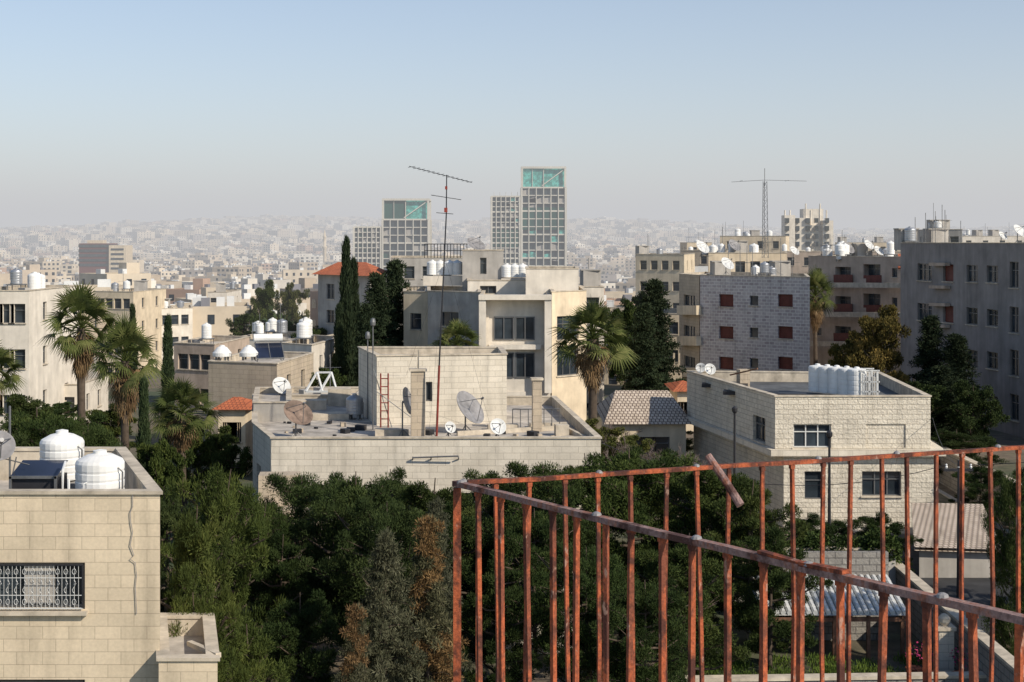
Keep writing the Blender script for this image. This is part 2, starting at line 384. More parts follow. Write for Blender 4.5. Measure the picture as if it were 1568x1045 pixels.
# ------------------------------------------------------------------ distant city
cm,nt,b=nm('city_facades'); co=objco(nt)
at=N(nt,'ShaderNodeAttribute',attribute_name='Col'); g=rng_map(nt,noise(nt,.25,5,co),.3,.7,.82,1.1)
nt.links.new(mixc(nt,1.,at.outputs['Color'],g,'MULTIPLY'),b.inputs['Base Color']); b.inputs['Roughness'].default_value=.9; M['city']=cm
def citycol(r):
    k=r.random()
    base=(.64,.54,.41) if k<.35 else (.70,.64,.55) if k<.6 else (.50,.41,.31) if k<.82 else (.34,.30,.27) if k<.95 else (.46,.32,.24)
    f=r.uniform(.78,1.1); return tuple(min(.8,v*f) for v in base)
def cityblock(mb,x,y,w,dp,h,rot,r,detail,z):
    col=citycol(r); c,s=math.cos(rot),math.sin(rot); z0=z-6; z1=z+h
    roofc=tuple(v*.8 for v in col)
    ft=[(x+a*w/2*c-bb*dp/2*s,y+a*w/2*s+bb*dp/2*c) for a,bb in ((-1,-1),(1,-1),(1,1),(-1,1))]
    for i in range(4):
        a=ft[i];bq=ft[(i+1)%4]; mb.quad((*a,z0),(*bq,z0),(*bq,z1),(*a,z1),0,col)
    mb.poly([(*p,z1-.5) for p in ft],0,roofc)
    if detail>=2: 
        ins=[(x+(p[0]-x)*.96,y+(p[1]-y)*.96) for p in ft]
        for i in range(4):
            j=(i+1)%4; mb.quad((*ins[j],z1-.5),(*ins[i],z1-.5),(*ins[i],z1),(*ins[j],z1),0,roofc); mb.quad((*ft[i],z1),(*ft[j],z1),(*ins[j],z1),(*ins[i],z1),0,col)
    for i in (0,1,3):
        a=ft[i];bq=ft[(i+1)%4]; L=math.hypot(bq[0]-a[0],bq[1]-a[1]); dx=(bq[0]-a[0])/L;dy=(bq[1]-a[1])/L;nx_,ny_=dy*.06,-dx*.06
        if ny_>.03: continue
        step=3.2 if detail>=2 else 5.0
        nc=max(1,int(L/step)); nr=max(1,int(h/3.1)); 
        wt=r.choice((1.0,1.3,1.8)); bal=r.random()<.3; bi=r.randrange(nc)
        for q in range(nc):
            if r.random()<.15: continue
            u=L*(q+.5)/nc; ww=wt if detail>=2 else wt*1.3
            if bal and q==bi: ww=min(L/nc*.9,2.8)
            for k in range(nr):
                v=z1-1.2-k*3.1; hh=1.4 if ww<2.5 else 1.9
                mb.quad((a[0]+dx*(u-ww/2)+nx_,a[1]+dy*(u-ww/2)+ny_,v-hh),(a[0]+dx*(u+ww/2)+nx_,a[1]+dy*(u+ww/2)+ny_,v-hh),(a[0]+dx*(u+ww/2)+nx_,a[1]+dy*(u+ww/2)+ny_,v),(a[0]+dx*(u-ww/2)+nx_,a[1]+dy*(u-ww/2)+ny_,v),1)
    if r.random()<.7:
        a=r.uniform(-.25,.25)*w;bb=r.uniform(-.2,.3)*dp
        mb.box(x+a*c-bb*s,y+a*s+bb*c,z1+.9,w*.28,dp*.3,2.9,rot,0,None,col)
    if detail>=1:
        for q in range(r.randrange(2,6) if detail>=2 else 2):
            a=r.uniform(-.42,.42)*w;bb=r.uniform(-.42,.3)*dp
            cc=(.7,.7,.68) if r.random()<.65 else (.2,.2,.22)
            mb.box(x+a*c-bb*s,y+a*s+bb*c,z1+.25,r.uniform(1,2),1.1,r.uniform(1.2,2.),rot,0,None,cc)
rc=random.Random(11); city=MB(); treespots=[]
def zone(d0,d1,cell,detail,drop,hmin,hmax):
    y=d0
    while y<d1:
        half=.40*y+60; x=-half
        while x<half:
            xx=x+rc.uniform(-.14,.14)*cell; yy=y+rc.uniform(-.14,.14)*cell; z=float(ground(xx,yy))
            uu=xx/yy*F+784
            skip=(yy<235 and uu>560) or (780<yy<835 and 530<uu<880)
            if not skip:
                dr=drop+ (.35 if math.sin(xx/170+1)*math.sin(yy/210+2)>.45 else 0)
                if rc.random()>dr:
                    w=rc.uniform(.42,.8)*cell; dp=rc.uniform(.45,.72)*cell; h=rc.uniform(hmin,hmax)
                    if rc.random()<.12: h*=1.45
                    rot=math.radians(rc.choice((-38,-20,-10,12,30,44)))+rc.uniform(-.08,.08)+.3*math.sin(xx/300)
                    cityblock(city,xx,yy,w,dp,h,rot,rc,detail,z)
                    if rc.random()<.6: treespots.append((xx+cell*.45,yy-cell*.4,z))
                else:
                    for _ in range(4): treespots.append((xx+rc.uniform(-.4,.4)*cell,yy+rc.uniform(-.4,.4)*cell,z))
            x+=cell
        y+=cell
zone(215,620,20,2,.28,6,13)
zone(620,1400,25,2,.20,6,14)
zone(1400,2700,36,1,.18,6,14)
zone(2700,5000,50,0,.22,7,14)
city.make('distant_city_buildings',['city','glass'],None,False,True)

# ------------------------------------------------------------------ trees
class TB:
    def __init__(s): s.v=[];s.f=[];s.m=[];s.t=[];s.n=0
    def add(s,v,f,m,t):
        s.v.append(v); s.f.append(f+s.n); s.m.append(np.full(len(f),m)); s.t.append(t); s.n+=len(v)
    def tube(s,pts,rad,n=6,m=0):
        mb=MB(); mb.tube(pts,rad,n,m); f=np.array([q for q in mb.f if len(q)==4][:(len(pts)-1)*n],dtype=int)
        s.add(np.array(mb.v),f,m,np.full(len(f),.5))
    def leaves(s,c,rad,per,L,W,up=.4,out=1.,m=1,rnd=.7,tone=None):
        c=np.asarray(c,float); n=len(c); rad=np.asarray(rad,float)
        if rad.ndim==1: rad=rad[:,None]*np.ones((1,3))
        K=n*per; C=np.repeat(c,per,0); RR=np.repeat(rad,per,0)
        o=rng.normal(size=(K,3)); o/=np.linalg.norm(o,axis=1)[:,None]; o*=(rng.random((K,1))**.5)
        p=C+o*RR; d=o*out+np.array([0,0,up])+rng.normal(size=(K,3))*rnd; d/=np.linalg.norm(d,axis=1)[:,None]
        sd=np.cross(d,rng.normal(size=(K,3))); sd/=np.linalg.norm(sd,axis=1)[:,None]
        l=(L*(.6+.8*rng.random((K,1)))); w=W*(.7+.6*rng.random((K,1)))
        v=np.stack([p,p+d*l*.45+sd*w/2,p+d*l,p+d*l*.45-sd*w/2],1).reshape(-1,3)
        f=np.arange(K*4).reshape(-1,4)
        ct=rng.random(n) if tone is None else np.asarray(tone)
        t=np.repeat(ct,per)*.62+rng.random(K)*.38
        s.add(v,f,m,t)
    def mesh(s,name,mats):
        v=np.concatenate(s.v).astype(np.float32); f=np.concatenate(s.f).astype(np.int32); m=np.concatenate(s.m).astype(np.int32); t=np.concatenate(s.t).astype(np.float32)
        me=bpy.data.meshes.new(name); me.vertices.add(len(v)); me.vertices.foreach_set('co',v.ravel())
        me.loops.add(len(f)*4); me.loops.foreach_set('vertex_index',f.ravel())
        me.polygons.add(len(f)); me.polygons.foreach_set('loop_start',np.arange(len(f),dtype=np.int32)*4)
        try: me.polygons.foreach_set('loop_total',np.full(len(f),4,dtype=np.int32))
        except Exception: pass
        for k in mats: me.materials.append(M[k])
        me.polygons.foreach_set('material_index',m)
        at=me.attributes.new('tone','FLOAT','FACE'); at.data.foreach_set('value',t)
        me.update(calc_edges=True); me.validate(); return me

def pine_mesh(name,H,Rc,seed,nl=26,per=400,mats=('bark','f_pine'),low=.12,L=.15,W=.042,crad=1.,flat=1.,sub=5):
    r=random.Random(seed); T=TB(); lean=(r.uniform(-.5,.5),r.uniform(-.5,.5))
    def tr(t): return Vector((lean[0]*t*t+.15*math.sin(t*5+seed),lean[1]*t*t,t*H*.93))
    T.tube([tr(i/8) for i in range(9)],[.04*H*(1-.85*i/8)*.5 for i in range(9)],8)
    cs=[];rs=[];ton=[]
    for i in range(nl):
        t=low+(.97-low)*((i+r.random())/nl); a=i*2.4+r.uniform(-.6,.6); b0=tr(t*.92)
        k=(t-low)/(1-low); prof=math.sqrt(max(0.03,1-abs(k-.42)**2/.42)) if k<.9 else .45
        ln=Rc*prof*r.uniform(.5,1.2); rise=ln*r.uniform(.0,.5)
        e=b0+Vector((math.cos(a)*ln,math.sin(a)*ln,rise)); e.z=min(e.z,H*.97); mid=b0.lerp(e,.5)+Vector((0,0,-.1*ln))
        T.tube([b0,mid,e],[.012*H*(1-t*.6),.007*H,.003*H],5)
        tn=r.random()
        for j in range(sub):
            q=.4+.6*j/(sub-1); p=b0.lerp(e,q)+Vector((r.gauss(0,.32),r.gauss(0,.32),r.gauss(.1,.25)))*(Rc/3)
            sz=r.uniform(.28,.66)*Rc/3*crad
            cs.append(tuple(p)); rs.append([sz,sz,sz*.62*flat]); ton.append(min(1,max(0,tn*.55+r.random()*.5-.05)))
            T.tube([b0.lerp(e,q-.15),p],[.004*H,.002*H],4)
    T.leaves(cs,rs,per,L,W,.55,.9,1,.6,ton)
    return T.mesh(name,mats)
def cypress_mesh(name,H,Rc,seed,n=420,per=70):
    r=random.Random(seed); T=TB(); T.tube([(0,0,0),(0,0,H*.5),(0,0,H*.95)],[.2,.12,.03],7)
    cs=[];rs=[]
    for i in range(n):
        t=r.random()**.85; pr=Rc*min(1,(t*6+.25))*max(.06,(1-t))**.55*r.uniform(.5,1.02)*(1+.18*math.sin(t*23+seed)); a=r.random()*6.28
        cs.append((math.cos(a)*pr*.85,math.sin(a)*pr*.85,.3+t*(H-.5))); rs.append([.2*Rc+.06,.2*Rc+.06,.5])
    T.leaves(cs,rs,per,.3,.07,1.6,.5,1,.35); return T.mesh(name,['bark','f_cyp'])
def conifer_mesh(name,H,Rc,seed,mats=('bark','f_con','f_dead'),dead=.0,droop=.25,per=85,nb=72,L=.2,sz=.32,W=.045):
    r=random.Random(seed); T=TB(); T.tube([(0,0,0),(.05,0,H*.5),(0,.05,H*.98)],[.02*H,.012*H,.003*H],8)
    plan=[]
    for i in range(nb):
        t=.08+.9*(i+r.random())/nb; a=i*2.39+r.uniform(-.4,.4); ln=Rc*(1-t)**.8*r.uniform(.55,1.2)+.15
        plan.append((t,a,ln,r.random()<dead))
    for m in (1,2):
        cs=[];rs=[]
        for t,a,ln,isd in plan:
            if (m==2)!=isd: continue
            b0=Vector((0,0,t*H)); e=b0+Vector((math.cos(a)*ln,math.sin(a)*ln,ln*(.25-droop)-.08*ln))
            T.tube([b0,b0.lerp(e,.5)+Vector((0,0,.1*ln)),e],[.005*H,.003*H,.001*H],4)
            k=max(3,int(ln/.28))
            for j in range(k):
                q=.2+.8*(j+.5)/k; p=b0.lerp(e,q)+Vector((0,0,.1*ln*math.sin(q*3.1)))
                cs.append(tuple(p+Vector((r.gauss(0,.1),r.gauss(0,.1),0)))); rs.append([sz,sz,sz*.4])
        if cs: T.leaves(cs,rs,per,L,W,.1,1.,m,.4)
    return T.mesh(name,mats)
def palm_mesh(name,H,seed,skirt=1.7):
    r=random.Random(seed); T=TB()
    T.tube([(.15*math.sin(t*2/8),0,H*t/8) for t in range(9)],[.30,.24,.22,.21,.2,.2,.21,.24,.2],9)
    top=Vector((.15*math.sin(2),0,H))
    def frond(b,el,az,pl,fr,m,droop,nleaf=18):
        d=Vector((math.cos(el)*math.cos(az),math.cos(el)*math.sin(az),math.sin(el))); e=b+d*pl-Vector((0,0,droop*.25*pl))
        T.tube([b,b.lerp(e,.5)+Vector((0,0,.05)),e],[.03,.022,.015],4,m)
        dd=(e-b).normalized(); side=dd.cross(Vector((0,0,1)))
        side=side.normalized() if side.length>.05 else Vector((1,0,0)); nrm=side.cross(dd)
        tw=r.uniform(-.9,.9); side=(side*math.cos(tw)+nrm*math.sin(tw)).normalized(); n2=side.cross(dd)
        vs=[];fs=[]
        for i in range(nleaf):
            a=(-1+2*(i+.5)/nleaf)*1.7; L=fr*(1-.25*abs(a)/1.7)*r.uniform(.8,1.12)
            q=(dd*math.cos(a)+side*math.sin(a)); pr=q.cross(n2).normalized()*.036
            m1=e+q*L*.55-Vector((0,0,.02*L)); tip=e+q*L-Vector((0,0,(.08+droop)*L))
            k=len(vs); vs+=[e-pr*.3,e+pr*.3,m1+pr,m1-pr,tip+pr*.15,tip-pr*.15]; fs+=[(k,k+1,k+2,k+3),(k+3,k+2,k+4,k+5)]
        tn=r.random(); T.add(np.array([tuple(v) for v in vs]),np.array(fs),m,np.clip(tn*.6+rng.random(len(fs))*.4,0,1))
    for i in range(52):
        el=math.radians(88-114*(i/52)+r.uniform(-9,9)); frond(top+Vector((0,0,.2-.35*i/52)),el,i*2.4,r.uniform(.85,1.35),r.uniform(.8,1.1),1,.02+.3*(i/52))
    for i in range(56):
        t=i/56; el=math.radians(-28-50*t+r.uniform(-8,8)); frond(top-Vector((0,0,.1+skirt*t*.9)),el,i*2.4+.5,r.uniform(.5,.85)*(1-.5*t),r.uniform(.5,.75)*(1-.4*t),2,.5,11)
    return T.mesh(name,['bark','f_palm','f_dead'])
def bare_mesh(name,H,seed):
    r=random.Random(seed); T=TB()
    def br(p,d,l,rad,k):
        e=p+d*l; m=p.lerp(e,.5)+Vector((r.gauss(0,.05),r.gauss(0,.05),0))*l; T.tube([p,m,e],[rad,rad*.8,rad*.6],4 if k<3 else 3)
        if k>=5: return
        for _ in range(3 if k<4 else 4):
            nd=(d+Vector((r.gauss(0,.5),r.gauss(0,.5),r.gauss(.1,.35)))).normalized(); br(e.lerp(m,r.random()*.5),nd,l*r.uniform(.6,.85),max(rad*.6,.010),k+1)
    for i in range(3): br(Vector((r.uniform(-.3,.3),r.uniform(-.3,.3),0)),Vector((r.uniform(-.4,.4),r.uniform(-.4,.4),1)).normalized(),H*.24,.05,1)
    return T.mesh(name,['twig'])

PINES=[pine_mesh('pine_a',8,3.1,3,32),pine_mesh('pine_b',8,2.7,8,30),pine_mesh('pine_c',8,3.4,21,36),pine_mesh('pine_d',8,2.4,33,26)]
FEATH=[pine_mesh('pine_e',8,2.7,52,34,260,L=.19,W=.034,crad=.95,flat=1.3),pine_mesh('pine_f',8,2.3,57,30,260,L=.19,W=.034,crad=.95,flat=1.3)]
BRO=[pine_mesh('broad_a',7,2.8,41,26,230,low=.2,L=.17,W=.10),pine_mesh('broad_b',7,2.4,47,24,230,low=.25,L=.17,W=.10)]
CYP=[cypress_mesh('cyp_a',12,.95,2),cypress_mesh('cyp_b',12,1.15,5)]
CON=[conifer_mesh('con_a',9,3.0,4,per=100,nb=84),conifer_mesh('con_b',9,2.6,9,dead=.4,per=100,nb=80),conifer_mesh('con_c',10,2.2,14,mats=('bark','f_cyp','f_dead'),droop=.0,nb=64,per=80,L=.26,sz=.42,W=.08)]
PALM=[palm_mesh('palm_a',8,5),palm_mesh('palm_b',8,12,2.3)]
BARE=[bare_mesh('bare_a',4,6),bare_mesh('bare_b',4,16)]
def plant(name,me,H0,u,vtop,d,wide=None,R0=3.,col=(1,1,1),base=None,rot=None):
    x=X(u,d); g=float(ground(x,d))-.1 if base is None else base; h=Z(vtop,d)-g; s=h/H0
    sw=s if wide is None else (wide/F*d/2)/R0
    o=bpy.data.objects.new(name,me); sc.collection.objects.link(o); o.location=(x,d,g); o.scale=(sw,sw,s)
    o.rotation_euler=(0,0,R.random()*6.28 if rot is None else rot); o.color=(*col,1); return o
P_=lambda k,u,v,d,w,col=(1,1,1): plant('pine_tree',PINES[k],8,u,v,d,w,(3.1,2.7,3.4,2.4)[k],col)
Q_=lambda k,u,v,d,w,col=(1,1,1): plant('pine_tree',FEATH[k],8,u,v,d,w,(2.7,2.3)[k],col)
# foreground grove
P_(0,545,698,48,210,(.9,.95,.85)); P_(2,470,708,52,200,(.85,.92,.85)); P_(1,650,712,51,180,(.95,.95,.8)); P_(2,600,745,45,190,(.8,.85,.8)); P_(3,600,700,54,120,(.85,.9,.8)); P_(1,700,735,54,120,(.7,.75,.7))
Q_(0,335,688,43,160,(1.3,1.25,.9)); Q_(1,285,740,37,140,(1.3,1.2,.9)); Q_(0,395,745,47,120,(1.05,1.1,.85)); Q_(0,300,880,33,150,(1.35,1.25,.9)); Q_(1,395,930,35,140,(1.3,1.25,.9))
P_(1,470,890,40,150,(.6,.7,.6)); P_(3,255,725,50,110); P_(3,430,800,46,110,(.6,.7,.6))
P_(2,840,690,52,210,(.9,.95,.8)); P_(0,965,664,54,230,(1.,1.05,.8)); P_(1,1085,690,53,200,(1.05,1.05,.8)); P_(3,1150,715,51,150,(1.1,1.05,.85)); P_(1,770,700,55,150,(.85,.9,.75)); P_(3,900,676,56,140,(.85,.9,.75)); P_(3,1035,672,57,130,(.95,1.,.75))
P_(2,905,820,44,190,(.75,.85,.7)); P_(1,1050,800,45,180,(.95,.97,.78)); P_(3,1180,790,48,140,(.85,.9,.75)); P_(0,990,870,42,170,(.7,.78,.65))
P_(3,700,750,50,140,(.7,.8,.7)); P_(3,1240,775,58,100,(.7,.8,.7)); P_(3,765,840,44,130,(.65,.72,.62)); P_(0,820,760,49,150,(.7,.8,.68))
plant('conifer_tree',CON[0],9,590,815,38,180,3.0,(1.,1.,.95)); plant('conifer_tree',CON[1],9,655,790,39,160,2.6,(1.05,1.,.85)); plant('conifer_tree',CON[0],9,668,765,43,120,3.0,(.85,.87,.85)); plant('conifer_tree',CON[1],9,545,925,35,120,2.6,(.95,.92,.85))
P_(0,60,604,62,210,(.95,1,.8)); P_(2,140,630,58,150,(.9,.95,.8)); P_(1,-40,610,60,200); P_(3,205,700,56,90,(.8,.85,.7))
P_(2,1555,700,46,110,(1.,1.,.85)); P_(1,1610,660,55,150,(.7,.8,.7)); P_(3,1500,700,72,90,(.6,.7,.6))
P_(1,1460,650,85,110,(.6,.65,.6)); P_(3,1345,775,60,100,(.6,.7,.55)); P_(0,1285,790,64,90,(.6,.7,.6))
# mid belt
plant('cypress_tree',CYP[0],12,530,372,108,32,.95); plant('cypress_tree',CYP[1],12,541,402,110,34,1.15,(.9,.9,.9)); plant('cypress_tree',CYP[0],12,519,470,107,26,.95)
plant('conifer_tree',CON[2],10,578,418,112,84,2.2); plant('conifer_tree',CON[2],10,604,398,118,92,2.2); plant('conifer_tree',CON[2],10,560,465,105,66,2.2)
plant('conifer_tree',CON[2],10,1003,428,120,96,2.2,(.8,.8,.8)); plant('conifer_tree',CON[2],10,985,465,115,80,2.2)
plant('conifer_tree',CON[2],10,1425,484,102,88,2.2,(.7,.7,.7)); plant('conifer_tree',CON[2],10,1466,512,100,96,2.2,(.7,.7,.7)); plant('conifer_tree',CON[2],10,1440,560,94,100,2.2,(.7,.7,.7))
plant('cypress_tree',CYP[1],12,220,585,66,32,1.15,(1.5,1.5,1.3)); plant('cypress_tree',CYP[0],12,257,488,100,26,.95,(1.4,1.4,1.3)); plant('cypress_tree',CYP[0],12,203,470,120,20,.95,(1.3,1.3,1.3))
for u,v,d,k,s in ((128,448,80,0,1.12),(193,498,72,1,1.0),(283,580,68,0,.92),(905,458,84,1,1.32),(700,490,100,0,1.0),(-15,520,78,0,1.),(1250,425,140,1,1.)):
    x=X(u,d); g=float(ground(x,d)); o=bpy.data.objects.new('palm_tree',PALM[k]); sc.collection.objects.link(o); o.location=(x,d,g); h=Z(v,d)-1.8*s-g; o.scale=(s,s,h/8); o.rotation_euler=(0,0,R.random()*6); o.color=(1,1,1,1)
def B_(k,u,v,d,w,col=(1,1,1)): return plant('broadleaf_tree',BRO[k],7,u,v,d,w,(2.8,2.4)[k],col)
B_(0,1345,462,104,106,(2.2,1.25,1.1)); B_(1,1305,505,105,70,(1.8,1.2,1.)); B_(1,1400,570,92,100,(.6,.65,.6)); B_(0,1490,580,90,90,(.6,.65,.6))
B_(0,1270,550,108,56,(.9,1,.9)); B_(1,500,550,100,60,(1,1.05,.9)); B_(0,480,490,150,66,(.9,1,.8)); B_(1,440,480,170,60,(.9,.95,.8)); B_(0,405,425,210,52,(1.2,1.15,.9)); B_(1,375,470,180,50,(.9,.95,.85)); B_(0,445,430,230,50,(1.8,1.4,1.2))
B_(0,290,625,75,80,(1.3,1.2,.9)); B_(1,245,650,62,80,(1.1,1.1,.8)); B_(0,335,650,80,70,(1.,1.,.8)); B_(1,355,665,70,60,(1.1,1.1,.9)); B_(0,165,615,90,90,(1.2,1.1,.8)); B_(1,90,610,100,80,(.8,.9,.8)); B_(0,40,600,90,90,(.9,.9,.8)); B_(1,610,590,92,70,(.9,.9,.8)); B_(0,905,640,80,90,(2.,1.5,1.2)); B_(1,960,655,78,90,(1.7,1.4,1.2)); B_(0,1020,650,88,90,(1.5,1.3,1.)); B_(0,955,455,140,60,(.9,.95,.8)); B_(1,985,430,160,54,(.85,.9,.8)); B_(1,640,545,95,56,(.8,.9,.8)); B_(0,670,562,97,60,(.8,.85,.7))
for u,v,d,w in ((950,625,72,90),(1000,638,70,110),(1040,640,70,90),(970,610,86,80),(800,575,84,70),(850,580,84,60),(870,590,82,70),(1030,600,92,60),(760,596,86,40),(925,610,80,80),(1060,650,68,80)):
    plant('bare_shrub',BARE[w//10%2],4,u,v,d,w,1.6,base=float(ground(0,d))+ (1.5))
# distant trees: one mass
T=TB(); cs=[];rs=[]
rt=random.Random(3)
for x,y,z in treespots:
    if y>2600: continue
    h=rt.uniform(4,9) ; w=rt.uniform(1.4,3.2)
    for k in range(5): cs.append((x+rt.gauss(0,.45)*w,y+rt.gauss(0,.4)*w,z+h*rt.uniform(.25,.85))); rs.append([w*.7,w*.7,h*.22])
T.leaves(cs,rs,32,1.0,.5,.4,.8,0,.8)
o=bpy.data.objects.new('distant_trees',T.mesh('distant_trees',['f_cyp'])); sc.collection.objects.link(o); o.color=(1.3,1.3,1.1,1)

# ------------------------------------------------------------------ near left stone house
zt=Z(757,30); ft=[P(-170,30),P(245,30),P(190,36.4),P(-170,36.4)]
ops={0:[O(ft[0],ft[1],-20,130,862,933,'g'),O(ft[0],ft[1],-20,130,1041,1110,'g')]}
house=building('cream_stone_house',ft,5,zt,ops,'stone_cream',.75)
mb=MB(); yy=29.94
for (vt,vb) in ((862,933),(1041,1110)):
    x0,x1=X(-20,30)+.03,X(130,30)-.03; z1,z0=Z(vt,30)-.03,Z(vb,30)+.03
    mb.beam((x0,yy,z1),(x1,yy,z1),.04,.035,1); mb.beam((x0,yy,z0),(x1,yy,z0),.03,.025,0); mb.beam((x1,yy,z0),(x1,yy,z1),.03,.025,1)
    for f_ in (.3,.7): mb.beam((x0,yy,z0+(z1-z0)*f_),(x1,yy,z0+(z1-z0)*f_),.014,.014,0)
    n=int((x1-x0)/.085)
    for i in range(1,n):
        xx=x0+(x1-x0)*i/n; mb.beam((xx,yy,z0),(xx,yy,z1),.008,.008,0)
        if i%2:
            for zc in (z0+.14,z1-.14):
                pts=[(xx+.042*math.cos(t),yy-.02,zc+.06*math.sin(t)) for t in np.linspace(0,6.283,9)]; mb.tube(pts,.006,4,0)
            pts=[(xx+.05*math.cos(t)*math.sin(2*t),yy-.02,(z0+z1)/2+.13*math.sin(t)) for t in np.linspace(0,6.283,13)]; mb.tube(pts,.007,4,0)
    mb.beam((x0-.1,29.95,z0-.1),(x1+.1,29.95,z0-.1),.16,.08,2)
    for k in range(9):
        xx=x0+(x1-x0)*(.38+.035*k); mb.beam((xx,30.14,z0+.05),(xx,30.14,z1-.05),.07,.02,3)
mb.make('window_grille_and_curtain',['frame_w','dark','coping','plaster_g'],house)
mb=MB(); pts=[(X(u,29.96),29.97,Z(v,30)) for u,v in ((203,757),(203,775),(199,785),(200,800),(203,815),(199,835),(205,850),(199,856),(207,862),(209,880),(207,900),(209,940))]
mb.tube(pts,.008,5,0); mb.make('hanging_cable',['dish'],house)
a=[P(243,29.5),P(333,29.5),P(325,33),P(240,33)]; building('annex',a,5,Z(1012,29.5),{}, 'stone_cream',.4,root=house,part='annex_walls')
mb=MB(); mb.beam((X(290,31),31,Z(985,31)),(X(333,29.6),29.7,Z(1006,29.6)),.12,.10,0); mb.make('stair_handrail_cap',['coping'],house)
zr=zt-.75
water_tank(X(95,33.2),33.2,zr+.56,.50,.87); water_tank(X(153,31.6),31.6,zr+.24,.53,.96)
mb=MB(); mb.box(X(95,33.2),33.2,zr+.27,1.1,1.1,.5,0,0); mb.make('tank_plinth',['plaster_g'],house)
mb=MB(); xb,yb=X(61,32),32.; mb.box(xb,yb,zr+.42,.98,.8,.8,0,0); 
mb.quad((xb-.52,yb-.45,zr+.86),(xb+.52,yb-.45,zr+.86),(xb+.52,yb+.4,zr+1.1),(xb-.52,yb+.4,zr+1.1),2)
for s_ in (-.5,.5): mb.beam((xb+s_,yb-.46,zr+.02),(xb+s_,yb-.46,zr+.87),.05,.05,1)
mb.beam((xb-.53,yb-.46,zr+.85),(xb+.53,yb-.46,zr+.85),.05,.06,1); mb.make('roof_boiler_locker',['dark','steel','solar'],house)
mb=MB(); mb.tube([(X(96,31),31,zr),(X(96,31),31,zr+1.1),(X(100,31.8),31.8,zr+1.15)],.03,6,0); mb.tube([(X(105,31),31,zr+.1),(X(105,31),31,zr+.9)],.03,6,0); mb.tube([(X(128,31),31,zr+.1),(X(128,31),31,zr+.8),(X(140,31.3),31.3,zr+.8)],.02,6,0); mb.make('tank_pipework',['tankw'],house)
dish(X(-2,31.5),31.5,Z(684,31.5),.34,(.5,-.9,.5),1.3,'dish')
mb=MB(); mb.tube([(X(15,31.8),31.8,zr),(X(15,31.8),31.8,Z(622,31.8))],.025,6,0); mb.tube([(X(4,31.8),31.8,Z(702,31.8)),(X(45,31.8),31.8,Z(712,31.8))],.015,5,0); mb.tube([(X(6,31.8),31.8,zr),(X(25,31.8),31.8,Z(700,31.8))],.015,5,0); mb.make('antenna_pole',['steel'],None)

# ------------------------------------------------------------------ central flat-roofed house
ft=[P(415,60),P(920,60),P(850,76),P(388,77),P(387,65)]; zt=Z(672,60)
ops={0:[O(ft[0],ft[1],470,520,755,800,'w'),O(ft[0],ft[1],560,640,750,810,'w'),O(ft[0],ft[1],700,760,755,800,'w'),O(ft[0],ft[1],820,880,750,800,'w')],4:[(1.2,2.4,zt-3,zt-1.6,'w')]}
cen=building('flat_roofed_stone_house',ft,4.5,zt,ops,'stone_white',.42)
zr=zt-.42
rf=[P(577,67.5),P(776,68.5),P(768,73),P(549,73)]
building('x',rf,zr,Z(546,67.5),{0:[O(rf[0],rf[1],652,662,585,615,'g')]},'stone_white',.3,root=cen,part='roof_room')
building('x',[P(388,69),P(445,69),P(445,76),P(392,76)],zr,zr+.9,{}, 'plaster_g',.25,root=cen,part='raised_roof_bay')
mb=MB()
for u,vt,d,w in ((640,568,63,.62),(822,582,65.5,.42)):
    z0,z1=zr,Z(vt,d); x=X(u,d); mb.box(x,d,(z0+z1)/2,w,w,z1-z0,.1,0); mb.box(x,d,z1+.05,w+.14,w+.14,.1,.1,1)
mb.box(X(640,63),63,Z(552,63),.08,.08,.9,0,1)
rq=random.Random(77)
for u,v,d,sx,sy,sz in ((770,655,66,1.4,.5,.25),(840,650,67,1.8,.4,.2),(500,640,70,2.2,1.,.3),(470,622,74,2.,.8,.5),(600,655,64,1.5,.6,.3),(860,655,64,.6,.6,.5),(520,600,76,1.2,1.2,.9),(650,662,62.5,2.5,.4,.12)):
    mb.box(X(u,d),d,zr+sz/2+.005,sx,sy,sz,.1,1)
for i in range(40):
    u=rq.uniform(430,880); d=rq.uniform(61.5,68.5); s_=rq.uniform(.12,.5)
    if 540<u<780 and d>66.8: continue
    mb.box(X(u,d),d,zr+s_*.25+.005,s_,s_*.7,s_*.5,rq.random()*3,rq.choice((0,1,2,2)))
mb.beam(( X(700,64),64,zr+.1),(X(860,66),66,zr+.1),.15,.2,1); mb.beam((X(860,66),66,zr+.13),(X(905,61),61,zr+.13),.15,.26,1)
mb.make('roof_piers_and_rubble',['stone_beige','coping','dark'],cen)
mb=MB()
for dx in (0,.35): mb.tube([(X(583,66.8)+dx,66.8,zr),(X(583,66.8)+dx,66.8,Z(572,66.8))],.04,5,0)
for k in range(6): z=zr+.4+k*.38; mb.tube([(X(583,66.8),66.8,z),(X(583,66.8)+.35,66.8,z)],.025,4,0)
for u,d,v in ((571,66,500),(563,70,520)): mb.tube([(X(u,d),d,zr),(X(u,d),d,Z(v,d))],.03,6,1); mb.revolve((X(u,d),d,Z(v,d)),[(.03,0),(.12,.05),(.13,.2),(.1,.35),(.001,.4)],10,1)
mb.tube([(X(575,66.4),66.4,Z(600,66)),(X(650,66),66,Z(655,66)),(X(676,62.2),62.2,zr+.05)],.02,4,1)
mb.tube([(X(570,66.9),66.9,Z(560,67)),(X(600,66.9),66.9,zr)],.02,4,1)
mb.tube([(X(632,59.8),59.8,Z(700,60)),(X(702,59.7),59.7,Z(697,60))],.035,5,1)
for u in (632,660,702): mb.tube([(X(u,59.8),59.8,Z(699,60)),(X(u,60),60,Z(704,60))],.03,5,1)
for i in range(7):
    u=785+i*12; mb.tube([(X(u,66.5),66.5,zr),(X(u,66.5),66.5,zr+.9)],.02,4,1)
